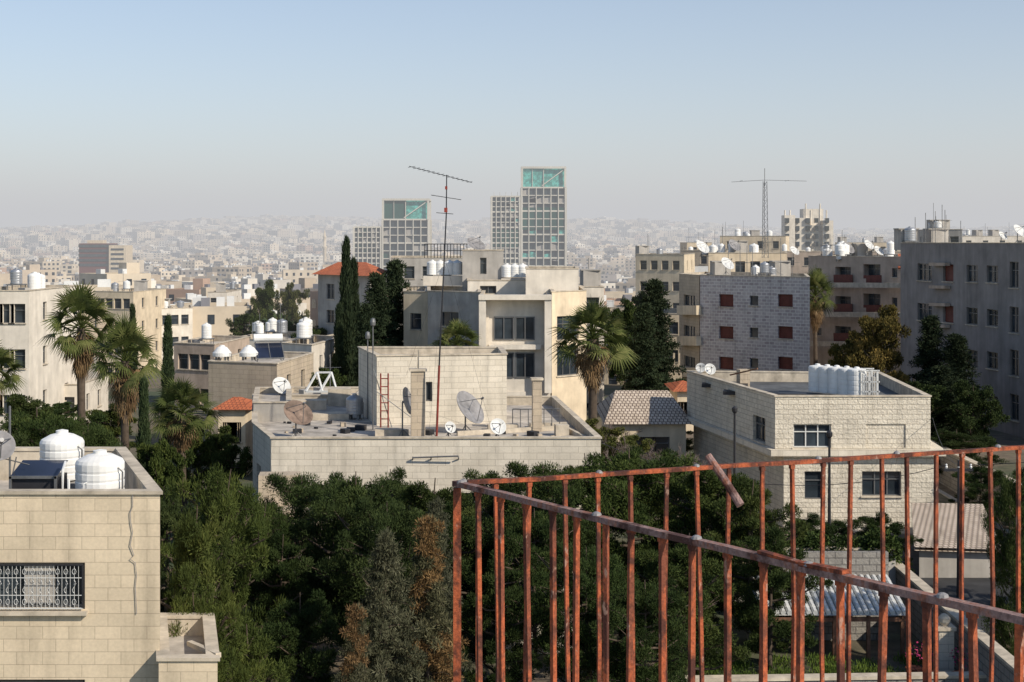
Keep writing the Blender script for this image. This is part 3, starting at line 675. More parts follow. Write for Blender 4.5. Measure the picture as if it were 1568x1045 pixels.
mb.tube([(X(785,66.5),66.5,zr+.9),(X(857,66.5),66.5,zr+.9)],.025,4,1)
mb.make('ladder_and_pipes',['redpole','steel'],cen)
for u,v,d,r,aim,m,pl in ((621,615,63.6,.62,(.95,-.2,.25),'dish',1.3),(455,635,63,.68,(.5,-.6,.75),'dish_r',1.0),(716,627,65,.85,(.75,-.45,.6),'dish',1.1),(762,654,62,.36,(.3,-.8,.4),'dish_w',.6),(689,655,62.5,.26,(.5,-.8,.4),'dish_w',.5),(430,592,75,.5,(.5,-.7,.6),'dish_w',.9)):
    dish(X(u,d),d,Z(v,d),r,aim,Z(v,d)-zr,m)
water_tank(X(543,70),70,zr+.25,.42,.75,'tankg')
# big tv antenna
mb=MB(); d=62.2; x=X(676,d); zt_=Z(268,d)
lean=.35
mb.tube([(x-.22,d,zr),(x-.1,d,Z(560,d))],.05,6,0); mb.tube([(x-.1,d,Z(560,d)),(x+lean*.6,d,Z(330,d)),(x+lean*.65,d,zt_)],[.035,.028,.022],6,1)
yagi(mb,(X(628,d),d-.6,Z(256,d)),(X(722,d),d+.6,Z(279,d)),13,.9,1)
yagi(mb,(X(660,d),d,Z(299,d)),(X(706,d),d+.2,Z(306,d)),7,.7,1)
yagi(mb,(X(668,d),d,Z(326,d)),(X(694,d),d,Z(328,d)),3,.4,1)
mb.box(x+lean*.55,d-.05,Z(322,d),.14,.12,.2,0,0); mb.box(x+lean*.6,d-.05,Z(288,d),.1,.1,.14,0,0)
for u,z_,dd in ((600,zr,70),(750,zr,68),(655,zr,60.5)): mb.tube([(x+.15,d,Z(395,d)),(X(u,dd),dd,z_)],.005,3,1)
mb.make('rooftop_television_antenna',['redpole','dark'],None)
mb=MB()
for i in range(4): mb.box(X(428,57-i),57-i,8.2-i*.6,1.6,1.,5-i*1.2,.1,0)
mb.make('stepped_garden_wall',['stone_beige'],None)

# ------------------------------------------------------------------ right rock-faced house
ft=[P(1187,72),P(1425,72),P(1348,85),P(1052,86)]; zt=Z(608,72)
zb=Z(688,72)
ops={0:[O(ft[0],ft[1],1215,1273,650,686,'W'),O(ft[0],ft[1],1326,1387,650,686,'b')],3:[O(ft[3],ft[0],1102,1112,625,662,'g'),O(ft[3],ft[0],1153,1172,638,676,'w')]}
rh=building('rock_faced_stone_house',ft,zb,zt,ops,'stone_rock',.55,roofm='roof_dark',copm='coping',thick=.25)
sl=inset([P(1187,72),P(1437,72),P(1360,85),P(1052,86)],-.32); mb=MB(); mb.prism(sl,zb-.32,zb-.004,0,None,True); mb.make('balcony_slab',['stone_white'],rh)
lf=[P(1200,72.1),P(1436,72.1),P(1355,85),P(1062,86)]; building('x',lf,4.5,zb-.33,{0:[O(lf[0],lf[1],1232,1262,722,765,'g'),O(lf[0],lf[1],1320,1380,722,760,'w')]},'stone_rock',0,root=rh,part='lower_storey')
zr=zt-.55
mb=MB(); 
for i in range(5): tank_geo(mb,X(1255,78)+i*.42,78.5-i*.5,zr+.15,.50,1.35,0,.1)
mb.make('ribbed_water_tank',['tankw'],None)
mb=MB(); d=76
for u in (1318,1331,1344):
    mb.beam((X(u,d),d,zr),(X(u,d),d,Z(568,d)),.07,.07,0); mb.beam((X(u,d),d+1.2,zr),(X(u,d),d+1.2,Z(568,d)),.07,.07,0)
for v in (568,585,600): mb.beam((X(1316,d),d,Z(v,d)),(X(1347,d),d,Z(v,d)),.07,.07,0); mb.beam((X(1316,d),d+1.2,Z(v,d)),(X(1347,d),d+1.2,Z(v,d)),.07,.07,0)
for i in range(9): mb.beam((X(1318+i*3,d),d-.05,zr+.1),(X(1318+i*3,d),d-.05,Z(570,d)),.03,.03,0)
mb.box(X(1331,d),d+.6,(zr+Z(574,d))/2,.8,.8,1.0,0,1); mb.make('tank_rack',['frame_w','plaster_g'],None)
mb=MB()
for u,d,L in ((1150,78,3.),(1200,77,2.4),(1110,82,2.6)): mb.box(X(u,d),d,zr+.12,L,.9,.2,-.2,0)
mb.box(X(1138,82.5),82.5,zr+.5,.6,.6,1.,0.2,1)
mb.beam((X(1118,80),80,zr+.9),(X(1160,79),79,zr+1.35),.1,.08,2); mb.make('roof_timber',['dark','stone_beige','wood'],rh)
dish(X(1087,84),84,Z(566,84),.34,(.2,-.8,.4),.9,'dish_w')
dish(X(1073,85),85,Z(564,85),.3,(-.2,-.8,.4),.9,'dish_w')

# ------------------------------------------------------------------ central modern white building
g=5.; mw=empty('white_modern_apartment_building')
f1=rect(735,843,103,10); building('x',f1,g,Z(453,103),{0:[O(f1[0],f1[1],749,829,470,600,'b')]},'plaster_w',.3,root=mw,part='framed_bay')
d=103
mbz2=[O(f1[0],f1[1],757,786,486,520,'W'),O(f1[0],f1[1],790,818,486,520,'W'),O(f1[0],f1[1],757,786,541,578,'W'),O(f1[0],f1[1],790,818,541,578,'W')]
mb=MB()
def winset(mb,ops,p0,p1,k):
    L=math.hypot(p1[0]-p0[0],p1[1]-p0[1]); dx=(p1[0]-p0[0])/L; dy=(p1[1]-p0[1])/L; nx,ny=dy,-dx
    for a,b,c,d_,s in ops:
        q=lambda u,v,kk:(p0[0]+dx*u+nx*kk,p0[1]+dy*u+ny*kk,v)
        mb.quad(q(a,c,k),q(b,c,k),q(b,d_,k),q(a,d_,k),0)
        for aa in (a,(a+b)/2,b): mb.beam(q(aa,c-.03,k+.04),q(aa,d_+.03,k+.04),.07,.08,2,up=(nx,ny,0))
        for vv in (c,d_): mb.beam(q(a-.04,vv,k+.045),q(b+.04,vv,k+.045),.07,.08,2)
winset(mb,mbz2,f1[0],f1[1],-.05)
mb.beam((X(749,102.7),102.7,Z(531,103)),(X(829,102.7),102.7,Z(531,103)),.5,.35,1)
mb.beam((X(739,102.5),102.45,Z(600,103)),(X(739,102.5),102.45,Z(458,103)),.5,1.0,1,up=(0,1,0)); mb.beam((X(839,102.5),102.45,Z(600,103)),(X(839,102.5),102.45,Z(458,103)),.5,1.0,1,up=(0,1,0)); mb.beam((X(733,102.5),102.4,Z(455,103)),(X(845,102.5),102.4,Z(455,103)),1.1,.35,1)
mb.make('window_bay',['glass','plaster_w','frame'],mw)
f2=[P(845,103.5),P(898,106),P(888,118),P(838,118)]; building('x',f2,g,Z(447,104),{0:[O(f2[0],f2[1],853,886,484,520,'w'),O(f2[0],f2[1],853,886,530,575,'w')]},'plaster_c',.3,root=mw,part='right_wing')
f3=[P(655,109),P(736,106),P(736,118),P(655,120)]; building('x',f3,g,Z(447,108),{0:[O(f3[0],f3[1],675,702,478,500,'w'),O(f3[0],f3[1],675,720,520,548,'w')]},'plaster_g',.4,root=mw,part='left_wing')  # left wing's shade is put into its colour with grey plaster
f4=[P(805,108.5),P(886,108.5),P(884,116),P(805,116)]; building('x',f4,Z(460,108),Z(412,108.5),{},'plaster_w',.4,root=mw,part='upper_block')
f5=[P(716,112),P(805,112),P(805,120),P(716,122)]; building('x',f5,Z(480,112),Z(430,112),{0:[O(f5[0],f5[1],735,760,438,450,'w')]},'plaster_w',.3,root=mw,part='middle_block')
f6=[P(708,117),P(771,117),P(771,121),P(708,121)]; building('x',f6,Z(460,117),Z(384,117),{0:[O(f6[0],f6[1],735,745,395,420,'g')]},'plaster_g',.2,root=mw,part='stair_head')
f7=[P(618,112),P(655,111),P(655,124),P(618,124)]; building('x',f7,g,Z(447,112),{0:[O(f7[0],f7[1],628,645,480,505,'w'),O(f7[0],f7[1],628,645,530,560,'w')]},'plaster_c',.3,root=mw,part='side_block')
mb=MB()
for u in (662,674,688,700): tank_geo(mb,X(u,119),119,Z(421,119),.46,1.0,0)
for u in (776,788,800): tank_geo(mb,X(u,117),117,Z(425,117),.46,.9,0)
mb.box(X(680,119),119,Z(430,119),3.4,1.4,.8,0,1); mb.box(X(788,117),117,Z(432,117),2.2,1.2,.6,0,1)
mb.make('tank_group',['tankw','plaster_w'],mw)
dish(X(728,118),118,Z(376,118),.8,(.5,-.6,.9),.7,'dish')
mb=MB(); 
for i in range(14): u=650+i*5; mb.tube([(X(u,121),121,Z(395,121)),(X(u,121),121,Z(374,121))],.03,4,0)
mb.tube([(X(650,121),121,Z(374,121)),(X(716,121),121,Z(374,121))],.035,4,0); mb.tube([(X(650,121),121,Z(384,121)),(X(716,121),121,Z(384,121))],.03,4,0); mb.make('roof_railing',['dark'],mw)
bb=building('grey_apartment_building',[P(598,150),P(712,150),P(712,165),P(598,165)],0,Z(395,150),{0:grid_ops(P(598,150),P(712,150),Z(395,150),3,3)},'plaster_g',.5)

# ------------------------------------------------------------------ red-roofed villa
v=empty('red_roofed_villa'); f=[P(487,152),P(566,145),P(590,158),P(515,166)]
o_=[O(f[0],f[1],500,512,435,458,'w'),O(f[0],f[1],532,542,434,456,'w'),O(f[0],f[1],500,512,475,495,'w')]
building('x',f,0,Z(421,150),{0:o_},'plaster_g',0,root=v)  # grey wall colour carries the shade on the villa
e=inset(f,-.7); cx=sum(p[0] for p in f)/4;cy=sum(p[1] for p in f)/4; z0=Z(421,150)+.01; mb=MB()
ra=(cx-1.6,cy+.7,z0+1.25); rb=(cx+1.6,cy-.7,z0+1.25)
E=[(p[0],p[1],z0) for p in e]; mb.poly([E[0],E[1],rb,ra],0); mb.poly([E[1],E[2],rb],0); mb.poly([E[2],E[3],ra,rb],0); mb.poly([E[3],E[0],ra],0); mb.poly(E[::-1],0)
mb.make('tiled_roof',['tile_r'],v)

# ------------------------------------------------------------------ grey brick apartment building
gb=empty('grey_brick_apartment_building'); f=[P(1072,136),P(1240,128),P(1234,141),(X(1072,136)+4,150)]
o_=[]
for v1 in (461,510,557):
    for (a,b_,s) in ((1101,1123,'r'),(1148,1161,'w'),(1191,1214,'r')):
        h=18 if s=='r' else 14; o_.append(O(f[0],f[1],a,b_,v1-h/2-1,v1+h/2,s))
building('x',f,1,Z(422,136),{0:o_},'stone_grey',.6,root=gb)
f2=[P(1040,142),P(1071,136.5),(X(1071,136.5)+3,147),(X(1040,142)+4,152)]
building('x',f2,1,Z(421,140),{0:[O(f2[0],f2[1],1047,1064,v-9,v+8,'w') for v in (461,508,555)]},'stone_beige',.4,root=gb,part='side_wing')
mb=MB()
for v in (475,522,570): mb.beam((X(1040,141),141,Z(v,141)),(X(1070,135.6),135.6,Z(v,136)),.5,.9,0)
mb.make('balcony_parapets',['plaster_c'],gb)
roof_clutter(gb,X(1085,138),137,X(1225,136),140,Z(422,136)-.55,14,3)
gr=building('cream_rooftop_block',[P(1085,158),P(1205,158),P(1205,170),P(1085,170)],3,Z(388,158),{0:grid_ops(P(1085,158),P(1205,158),Z(388,158),3,4)},'plaster_c',.5)
roof_clutter(gr,X(1090,160),160,X(1200,160),168,Z(388,158)-.5,14,5)
for u,v,d,r_ in ((1113,405,134,.7),(1124,377,160,.8),(1075,380,160,.85),(1216,385,160,.6),(1298,381,150,.75),(1345,385,150,.6),(1330,376,150,.6),(1560,355,112,.6),(1535,362,112,.4)):
    dish(X(u,d),d,Z(v,d),r_,(.45,-.6,.6),1.0,'dish_w' if r_<.72 or u<1110 else 'dish')
# lattice mast
mb=MB(); d=150; x=X(1171,d); z0=Z(395,d); z1=Z(278,d); zt_=Z(258,d)
n=12
for sx,sy in ((-1,-1),(1,-1),(0,1)):
    mb.tube([(x+sx*.33,d+sy*.3,z0),(x+sx*.2,d+sy*.18,z1)],.03,4,0)
cor=[(-1,-1),(1,-1),(0,1)]
for i in range(n):
    za=z0+(z1-z0)*i/n; zb_=z0+(z1-z0)*(i+1)/n; k=.33-.13*i/n
    for a in range(3):
        p,q=cor[a],cor[(a+1)%3]; mb.tube([(x+p[0]*k,d+p[1]*k*.9,za),(x+q[0]*k,d+q[1]*k*.9,zb_)],.016,3,0); mb.tube([(x+p[0]*k,d+p[1]*k*.9,za),(x+q[0]*k,d+q[1]*k*.9,za)],.016,3,0)
mb.tube([(x,d,z1-.5),(x,d,zt_)],.035,5,0)
mb.tube([(X(1120,d),d,Z(279,d)),(x,d,Z(276,d)),(X(1238,d),d+1,Z(277,d))],.02,4,0)
for u in (1135,1205): mb.tube([(X(u,d),d-1,Z(277,d)),(X(u,d),d+1,Z(277,d))],.015,4,0)
mb.make('lattice_radio_mast',['steel'],None)

# ------------------------------------------------------------------ beige balcony building
bg=empty('beige_balcony_apartment_building'); f=[P(1238,152),P(1392,142),(X(1392,142)+6,156),(X(1238,152)+6,164)]
o_=[]
for v1 in (415,460,506):
    o_+= [O(f[0],f[1],1279,1303,v1-6,v1+12,'B'),O(f[0],f[1],1322,1348,v1-10,v1+12,'B'),O(f[0],f[1],1250,1258,v1-4,v1+8,'w'),O(f[0],f[1],1366,1374,v1-4,v1+10,'w')]
building('x',f,1,Z(393,150),{0:o_},'plaster_p',.6,root=bg)
mb=MB()
for v1 in (437,482,527):
    mb.beam((X(1240,151),150.6,Z(v1,150)),(X(1388,141),141.3,Z(v1,142)),.5,.5,1)
    for a,b_,dd in ((1277,1305,148.2),(1320,1350,145.6)): mb.beam((X(a,dd+1),dd+1,Z(v1-9,148)),(X(b_,dd-1),dd-1,Z(v1-9,146)),.12,.9,0)
mb.make('balconies',['shut_r','coping'],bg)
roof_clutter(bg,X(1255,150),149,X(1385,150),156,Z(393,150)-.55,18,8)
mb=MB(); ff=[P(1375,142),P(1392,142),P(1392,150),P(1375,150)]; z0=Z(410,142); mb.poly([(*ff[0],z0),(*ff[1],z0),(ff[2][0],ff[2][1],z0+1.3),(ff[3][0],ff[3][1],z0+1.3)],0); mb.poly([(*ff[0],z0-.15),(ff[3][0],ff[3][1],z0+1.15),(ff[2][0],ff[2][1],z0+1.15),(*ff[1],z0-.15)],0); mb.make('tiled_canopy',['tile_r'],bg)

# ------------------------------------------------------------------ right grey apartment block
f=[P(1379,122),P(1640,96),(X(1640,96)+14,106),(X(1379,122)+14,133)]
o_=[]
for k,(va,vb) in enumerate(((417,421),(478,490),(541,556),(604,624))):
    for a,b_,w_ in ((1405,1427,1),(1444,1460,1),(1480,1497,1),(1511,1528,1),(1546,1560,1),(1585,1605,1),(1620,1634,1)):
        vc=va+(vb-va)*(a-1405)/140.; hh=13 if a!=1546 else 20
        st='r' if (a==1444 and k<2) else 'w'
        o_.append(O(f[0],f[1],a,b_,vc-hh,vc+hh,st))
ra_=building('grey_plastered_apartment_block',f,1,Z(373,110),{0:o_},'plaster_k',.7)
mb=MB()
t0=.235; t1=.34
p=lambda t:(f[0][0]+(f[1][0]-f[0][0])*t,f[0][1]+(f[1][1]-f[0][1])*t)
for v_ in (405,440,467,500):
    A=p(t0);B=p(t1); mb.beam((A[0]-.25,A[1]-.2,Z(v_,115)),(B[0]-.25,B[1]-.2,Z(v_,113)),.45,.25,0)
mb.make('bay_ledges',['plaster_p'],ra_)
roof_clutter(ra_,X(1400,122),122,X(1560,112),126,Z(373,110)-.6,14,12)

# ------------------------------------------------------------------ other mid houses
def simple(name,u0,u1,d,dep,vt,nr,nc,wm,par=.5,rot=0,fl=3.1,cl=0,rm='roof',st='w',w=1.1,first=.9):
    x0,x1=X(u0,d),X(u1,d); f=[(x0,d+rot),(x1,d-rot),(x1+dep*rot*.12,d-rot+dep),(x0+dep*rot*.12,d+rot+dep)]
    z1=Z(vt,d); zg=float(ground((x0+x1)/2,d))-2
    o={0:grid_ops(f[0],f[1],z1,nr,nc,w,1.35,fl,first,st,.4),3:grid_ops(f[3],f[0],z1,nr,2,.9,1.3,fl,first),1:grid_ops(f[1],f[2],z1,nr,2,.9,1.3,fl,first)}
    o={k:[q for q in v if q[2]>zg+.3] for k,v in o.items()}
    r=building(name,f,zg,z1,o,wm,par,roofm=rm)
    if cl: roof_clutter(r,x0+1,d+rot+1.5,x1-1,d+dep-1.5,z1-par,cl,int(u0+d))
    return r
simple('white_apartment_building',-60,44,100,12,446,3,5,'plaster_w',.5,0,3.2,4)
simple('stone_house',45,110,150,10,476,3,3,'stone_beige',.3,1)
simple('stepped_tower_house',1052,1090,290,12,372,3,2,'plaster_c',.6,0,3.1,3)
simple('cream_house',140,207,190,12,447,4,4,'plaster_c',.6,1,3.1,4)
simple('beige_house',262,332,125,10,527,2,3,'plaster_p',.5,1,3.,3)
simple('white_house',230,290,200,10,473,3,4,'plaster_w',.5,-2,3.1,4)
simple('white_house',318,348,230,12,448,4,2,'plaster_w',.5,0,3.1,3)
simple('white_house',345,470,140,12,521,2,6,'plaster_w',.5,1.5,3.1,12)
dh=simple('stone_house',314,428,92,9,556,2,0,'stone_beige',.4,1,3.,0)
simple('white_house',428,480,104,9,528,2,2,'plaster_w',.5,1,3.,3)
simple('white_annex_house',890,925,125,10,440,4,1,'plaster_w',.4,0,3.1,2)
simple('yellow_stone_house',900,1045,160,12,480,3,6,'plaster_c',.5,2,3.1,5)
simple('beige_apartment_building',975,1045,210,14,390,5,4,'plaster_c',.6,2,3.1,6)
simple('beige_apartment_building',1045,1110,240,14,384,5,3,'stone_beige',.6,2,3.1,8)
simple('cream_apartment_building',1105,1200,260,14,362,6,4,'plaster_c',.7,2,3.1,10)
simple('beige_apartment_building',1200,1400,230,16,386,5,8,'plaster_p',.7,3,3.1,14)
simple('white_house',50,120,108,8,590,1,3,'plaster_w',.4,0,3.,3)
simple('stone_house',420,545,84,6,610,1,2,'plaster_w',.3,0,3.,3)
for u in (340,381): water_tank(X(u,94),94,Z(546,94),.62,.25,'tankw',.42)
solar(X(412,94.5),94.5,Z(553,94.5),.3)
mb=MB(); d=82; 
for u in (468,490): 
    mb.beam((X(u,d),d,Z(600,d)),(X(u+14,d),d+1,Z(573,d)),.1,.1,0); mb.beam((X(u+14,d),d+1,Z(573,d)),(X(u+26,d),d,Z(600,d)),.1,.1,0)
mb.beam((X(482,d),d+1,Z(573,d)),(X(504,d),d+1,Z(573,d)),.1,.1,0); mb.beam((X(468,d),d,Z(600,d)),(X(520,d),d,Z(600,d)),.1,.1,0); mb.make('white_pergola_frame',['frame_w'],None)
def gable(name,u0,u1,d,ve,vr,dep=6,mat='tile_r',wm='plaster_c'):
    r=empty(name); x0,x1=X(u0,d),X(u1,d); ze,zr=Z(ve,d),Z(vr,d+dep/2); g_=float(ground(x0,d))-2
    f=[(x0+.4,d+.4),(x1-.4,d+.4),(x1-.4,d+dep-.4),(x0+.4,d+dep-.4)]; building('x',f,g_,ze-.02,{0:grid_ops(f[0],f[1],ze,1,3,.9,1.2,3,.8)},wm,0,root=r)
    mb=MB(); a,b_,c_,e_=(x0,d,ze),(x1,d,ze),(x1,d+dep,ze),(x0,d+dep,ze); p,q=(x0+1,d+dep/2,zr),(x1-1,d+dep/2,zr)
    mb.poly([a,b_,q,p]);mb.poly([b_,c_,q]);mb.poly([c_,e_,p,q]);mb.poly([e_,a,p]);mb.poly([a,e_,c_,b_]); mb.make('tiled_roof',[mat],r)
gable('red_roofed_house',42,112,165,472,459,8)
gable('red_roofed_house',322,384,86,628,608,4)
gable('red_roofed_house',1030,1075,105,600,583,6)
gable('tile_roofed_house',925,1062,84,650,598,9,'tile_w')
# boundary fence behind the palm: narrow uprights on a low wall standing on the ground
mb=MB(); zf=float(ground(X(1005,122),122))
for i in range(9):
    u=976+i*8; mb.beam((X(u,122),122,Z(575,122)),(X(u,122),122,Z(541,122)),.16,.10,0)
mb.beam((X(972,122),122.1,(zf+Z(572,122))/2),(X(1044,122),122.1,(zf+Z(572,122))/2),.3,Z(572,122)-zf,0); mb.make('boundary_fence',['stone_beige'],None)

# far left hotel slab
hs=empty('banded_office_slab'); d=900; mb=MB(); x0,x1=X(121,d),X(168,d); zg=-16; 
z1=Z(373,d); mb.prism([(x0,d),(x1,d),(x1,d+18),(x0,d+18)],zg,z1,0); 
for k in range(5): z=z1-1.-k*3.0; mb.box((x0+x1)/2,d+9,z-.6,(x1-x0)+.6,18.8,1.7,0,1)
mb.box(X(181,d),d+6,(zg+Z(376,d))/2,X(194,d)-X(168,d),16,Z(376,d)-zg,0,2)
for k in range(5): mb.box(X(181,d),d+6,Z(376,d)-2.5-k*3.0,8,16.6,1.2,0,1)
mb.box(X(142,d),d+9,z1+1.,10,8,2,0,2); mb.make('tower_body',['shut_r','glass','plaster_c'],hs)
mb=MB(); d=1500; x=X(497,d); mb.revolve((x,d,-14),[(2.2,0),(2.,26),(3,28),(3,29),(1.6,29),(1.5,38),(2.2,39),(1.4,40),(.9,43),(.01,47)],12,0); mb.make('minaret',['plaster_c'],None,True)

# ------------------------------------------------------------------ twin towers under construction
def tower(name,parts,d):
    root=empty(name)
    for (u0,u1,vt,nc,fl,crown) in parts:
        x0,x1=X(u0,d),X(u1,d); z1=Z(vt,d); z0=-14; dep=21
        mb=MB(); i_=1.1
        zc=z1-(11.2 if crown else 1.5)
        mb.prism([(x0+i_,d+i_),(x1-i_,d+i_),(x1-i_,d+dep-i_),(x0+i_,d+dep-i_)],z0,zc-.2,1)
        z=zc; k=0
        while z>z0:
            mb.box((x0+x1)/2,d+dep/2,z,x1-x0,dep,.5 if k%3 else .85,0,0); z-=fl; k+=1
        for i in range(nc+1):
            x=x0+.25+(x1-x0-.5)*i/nc; ww=1.1 if i in (0,nc) else .5
            for yy in (d-.2,d+dep+.2): mb.box(x,yy,(z0+zc)/2,ww,.4,zc-z0,0,0)
        for i in range(6):
            yy=d+.4+(dep-.8)*i/5
            for x in (x0-.2,x1+.2): mb.box(x,yy,(z0+zc)/2,.4,.5,zc-z0,0,0)
        if crown:
            for x in (x0+.5,x1-.5):
                for yy in (d,d+dep-.6): mb.box(x,yy,(zc+z1)/2,1.1,1.,z1-zc,0,0)
            for yy in (d,d+dep-.6): mb.box((x0+x1)/2,yy,z1+.1,x1-x0,1.1,1.1,0,0)
            for x in (x0+.5,x1-.5): mb.box(x,d+dep/2,z1+.1,1.1,dep-1.2,1.1,0,0)
            mid=x0+(x1-x0)*.5
            mb.quad((x0+1.1,d+1,zc+.5),(mid,d+1,zc+.5),(mid,d+1,z1-.5),(x0+1.1,d+1,z1-.5),2)
            mb.quad((mid,d+2,zc+.5),(x1-1.1,d+2,zc+.5),(x1-1.1,d+2,z1-.5),(mid,d+2,z1-.5),3)
            mb.beam((mid-1,d+.6,zc+1),(x1-1.2,d+.6,z1-1),.5,.5,0); mb.beam((mid,d+.5,zc),(mid,d+.5,z1),.4,.4,0); mb.beam((x0+(x1-x0)*.25,d+.6,zc),(x0+(x1-x0)*.25,d+.6,z1),.3,.3,0)
        else:
            for i in range(5): 
                x=x0+(x1-x0)*(i+.5)/5; mb.tube([(x,d+1,z1-1.5),(x,d+1,z1+1)],.12,4,0)
        # loose ends: partly glazed panels and stored material on the floors
        rk=random.Random(int(u0))
        for _ in range(26):
            i=rk.randrange(nc); zz=zc-fl*rk.randrange(1,12); cw=(x1-x0-.5)/nc
            if zz>5: mb.quad((x0+.25+cw*i+.3,d+.6,zz+.3),(x0+.25+cw*(i+1)-.3,d+.6,zz+.3),(x0+.25+cw*(i+1)-.3,d+.6,zz+fl*rk.uniform(.4,.85)),(x0+.25+cw*i+.3,d+.6,zz+fl*rk.uniform(.4,.85)),rk.choice((2,4,4)))
        mb.make('facade_grid',['tframe','tglass','green_net' if u0<700 else 'tealg','tealg','plaster_g'],root)
    return root
t1=tower('tower_under_construction',[(585,657,306,6,4.4,True),(541,584,344,6,2.9,False)],800)
t2=tower('tower_under_construction',[(798,867,257,6,4.4,True),(752,797,297,6,2.9,False)],800)
mb=MB(); d=800.25
mb.quad((X(800,d),d,Z(352,d)),(X(865,d),d,Z(352,d)),(X(865,d),d,Z(318,d)),(X(800,d),d,Z(318,d)),0); mb.quad((X(754,d),d,Z(378,d)),(X(796,d),d,Z(378,d)),(X(796,d),d,Z(352,d)),(X(754,d),d,Z(352,d)),0)
mb.make('safety_netting',['green_net'],t2)
# stepped tower on the right skyline
st=empty('stepped_stone_tower'); mb=MB(); d=420
def blk(u0,u1,vt,dd,m=0,dep=9): mb.prism([(X(u0,d),dd),(X(u1,d),dd),(X(u1,d),dd+dep),(X(u0,d),dd+dep)],0,Z(vt,d),m,None)
blk(1206,1270,345,420); blk(1200,1216,330,418.5,0,5); blk(1232,1262,320,421,0,6); blk(1258,1274,338,418.2,0,5); blk(1216,1240,334,419.4,0,5)
for u in (1204,1212,1236,1244,1258,1268): mb.tube([(X(u,419),421,Z(345,420)),(X(u,419),421,Z(312 if u in(1236,1258) else 322,420))],.25,5,0)
for vv in (338,350,362,374):
    for u in (1205,1222,1238,1250,1266): mb.box(X(u,418),417.9+ (0.3 if u not in (1205,1266) else 0)+(.9 if u in (1222,1238) and vv>334 else 0),Z(vv,418),1.1,1.3,1.4,0,1)
mb.make('stone_body',['plaster_w','glass'],st)
simple('roof_block_house',1424,1470,190,8,352,4,3,'plaster_g',.5,1,3.1,8)
simple('grey_apartment_building',1290,1380,330,14,372,4,5,'plaster_c',.5,1,3.1,10)
simple('grey_apartment_building',1470,1600,300,14,362,4,5,'plaster_w',.5,1,3.1,10)

# ------------------------------------------------------------------ lower right yard
gz=float(ground(0,50))
mb=MB(); mb.prism([(17.,30),(24.5,30),(24.5,110),(17.,110)],gz-.2,gz+.004,0); mb.make('road',['asphalt'],None)
mb=MB(); mb.prism([(16.7,30),(17,30),(17,110),(16.7,110)],gz-.2,gz+.14,0); mb.prism([(24.5,30),(24.8,30),(24.8,110),(24.5,110)],gz-.2,gz+.14,0)
mb.prism([(15.2,30),(16.7,30),(16.7,110),(15.2,110)],gz-.2,gz+.12,1); mb.make('pavement',['kerb','roof'],None)
def gwall(name,p,q,h,th=.3,mat='stone_old',z0=None):
    mb=MB(); z0=gz if z0 is None else z0; mb.beam((*p,z0+h/2-.3),(*q,z0+h/2-.3),th,h+.6,0); mb.beam((*p,z0+h+.045),(*q,z0+h+.045),th+.12,.09,1); return mb.make(name,[mat,'coping'],None)
gwall('stone_boundary_wall',(14.9,38),(15.0,63),1.9)
gwall('stone_boundary_wall',(8.5,55),(14.8,55),2.6,mat='plaster_g')
gwall('stone_boundary_wall',(4,44.),(14.8,44.5),.9)
gwall('stone_boundary_wall',(25.6,30),(25.6,100),2.2)
gwall('stone_boundary_wall',(-7,57),(8.3,57.),1.8,mat='stone_beige')
gs=building('garden_outbuilding',[P(775,50),P(880,50),P(872,53.5),P(770,53.5)],gz-.2,gz+2.5,{0:[O(P(775,50),P(880,50),790,812,915,955,'w'),O(P(775,50),P(880,50),838,858,905,975,'g')]},'plaster_w',.3)
# tiled pergola
pg=empty('tiled_garden_pergola'); d=49; x0,x1=X(1165,d),X(1392,d); ze=Z(940,d); zr=Z(884,d+2.6)
mb=MB(); n=int((x1-x0)/.22)
for i in range(n):
    xa=x0+(x1-x0)*(i+.5)/n
    for j in range(7):
        t0=j/7;t1=(j+1.15)/7; ya=d+2.6*t0;yb=d+2.6*t1; za=ze+(zr-ze)*t0+.03;zb_=ze+(zr-ze)*t1
        mb.tube([(xa,ya,za),(xa,yb,zb_)],[.095,.085],6,0)
mb.quad((x0,d,ze-.06),(x1,d,ze-.06),(x1,d+2.6,zr-.06),(x0,d+2.6,zr-.06),0)
mb.make('barrel_tiles',['frame_w'],pg)
mb=MB()
for k in range(5):
    xx=x0+.2+(x1-x0-.4)*k/4; mb.beam((xx,d+.1,gz),(xx,d+.1,ze-.1),.12,.12,0); mb.beam((xx,d,ze-.13),(xx,d+2.5,zr-.13),.08,.12,0)
mb.beam((x0,d+.1,ze-.22),(x1,d+.1,ze-.22),.1,.14,0); mb.beam((x0,d+2.55,zr-.22),(x1,d+2.55,zr-.22),.1,.14,0)
mb.make('timber_frame',['wood'],pg); mb=MB(); mb.beam((x0,d+2.8,gz+1.6),(x1,d+2.8,gz+1.6),.25,3.2,0); mb.make('rear_wall',['stone_old'],pg)
# tiled lean-to roof at right
lt=empty('tiled_lean_to_shed'); mb=MB(); d=61; A=(X(1400,d),d,Z(838,d)); B=(X(1536,d),d,Z(842,d)); C=(X(1505,d+8),d+8,Z(772,d+8)); D_=(X(1395,d+8),d+8,Z(770,d+8))
mb.poly([A,B,C,D_],0); mb.poly([(p[0],p[1],p[2]-.15) for p in (D_,C,B,A)],0); mb.make('tiles',['tile_w'],lt)
mb=MB(); mb.prism([(A[0]+.3,d+.3),(B[0]-.4,d+.3),(C[0]-.4,d+7.7),(D_[0]+.3,d+7.7)],gz-.2,A[2]-.16,0); mb.make('shed_walls',['plaster_g'],lt)
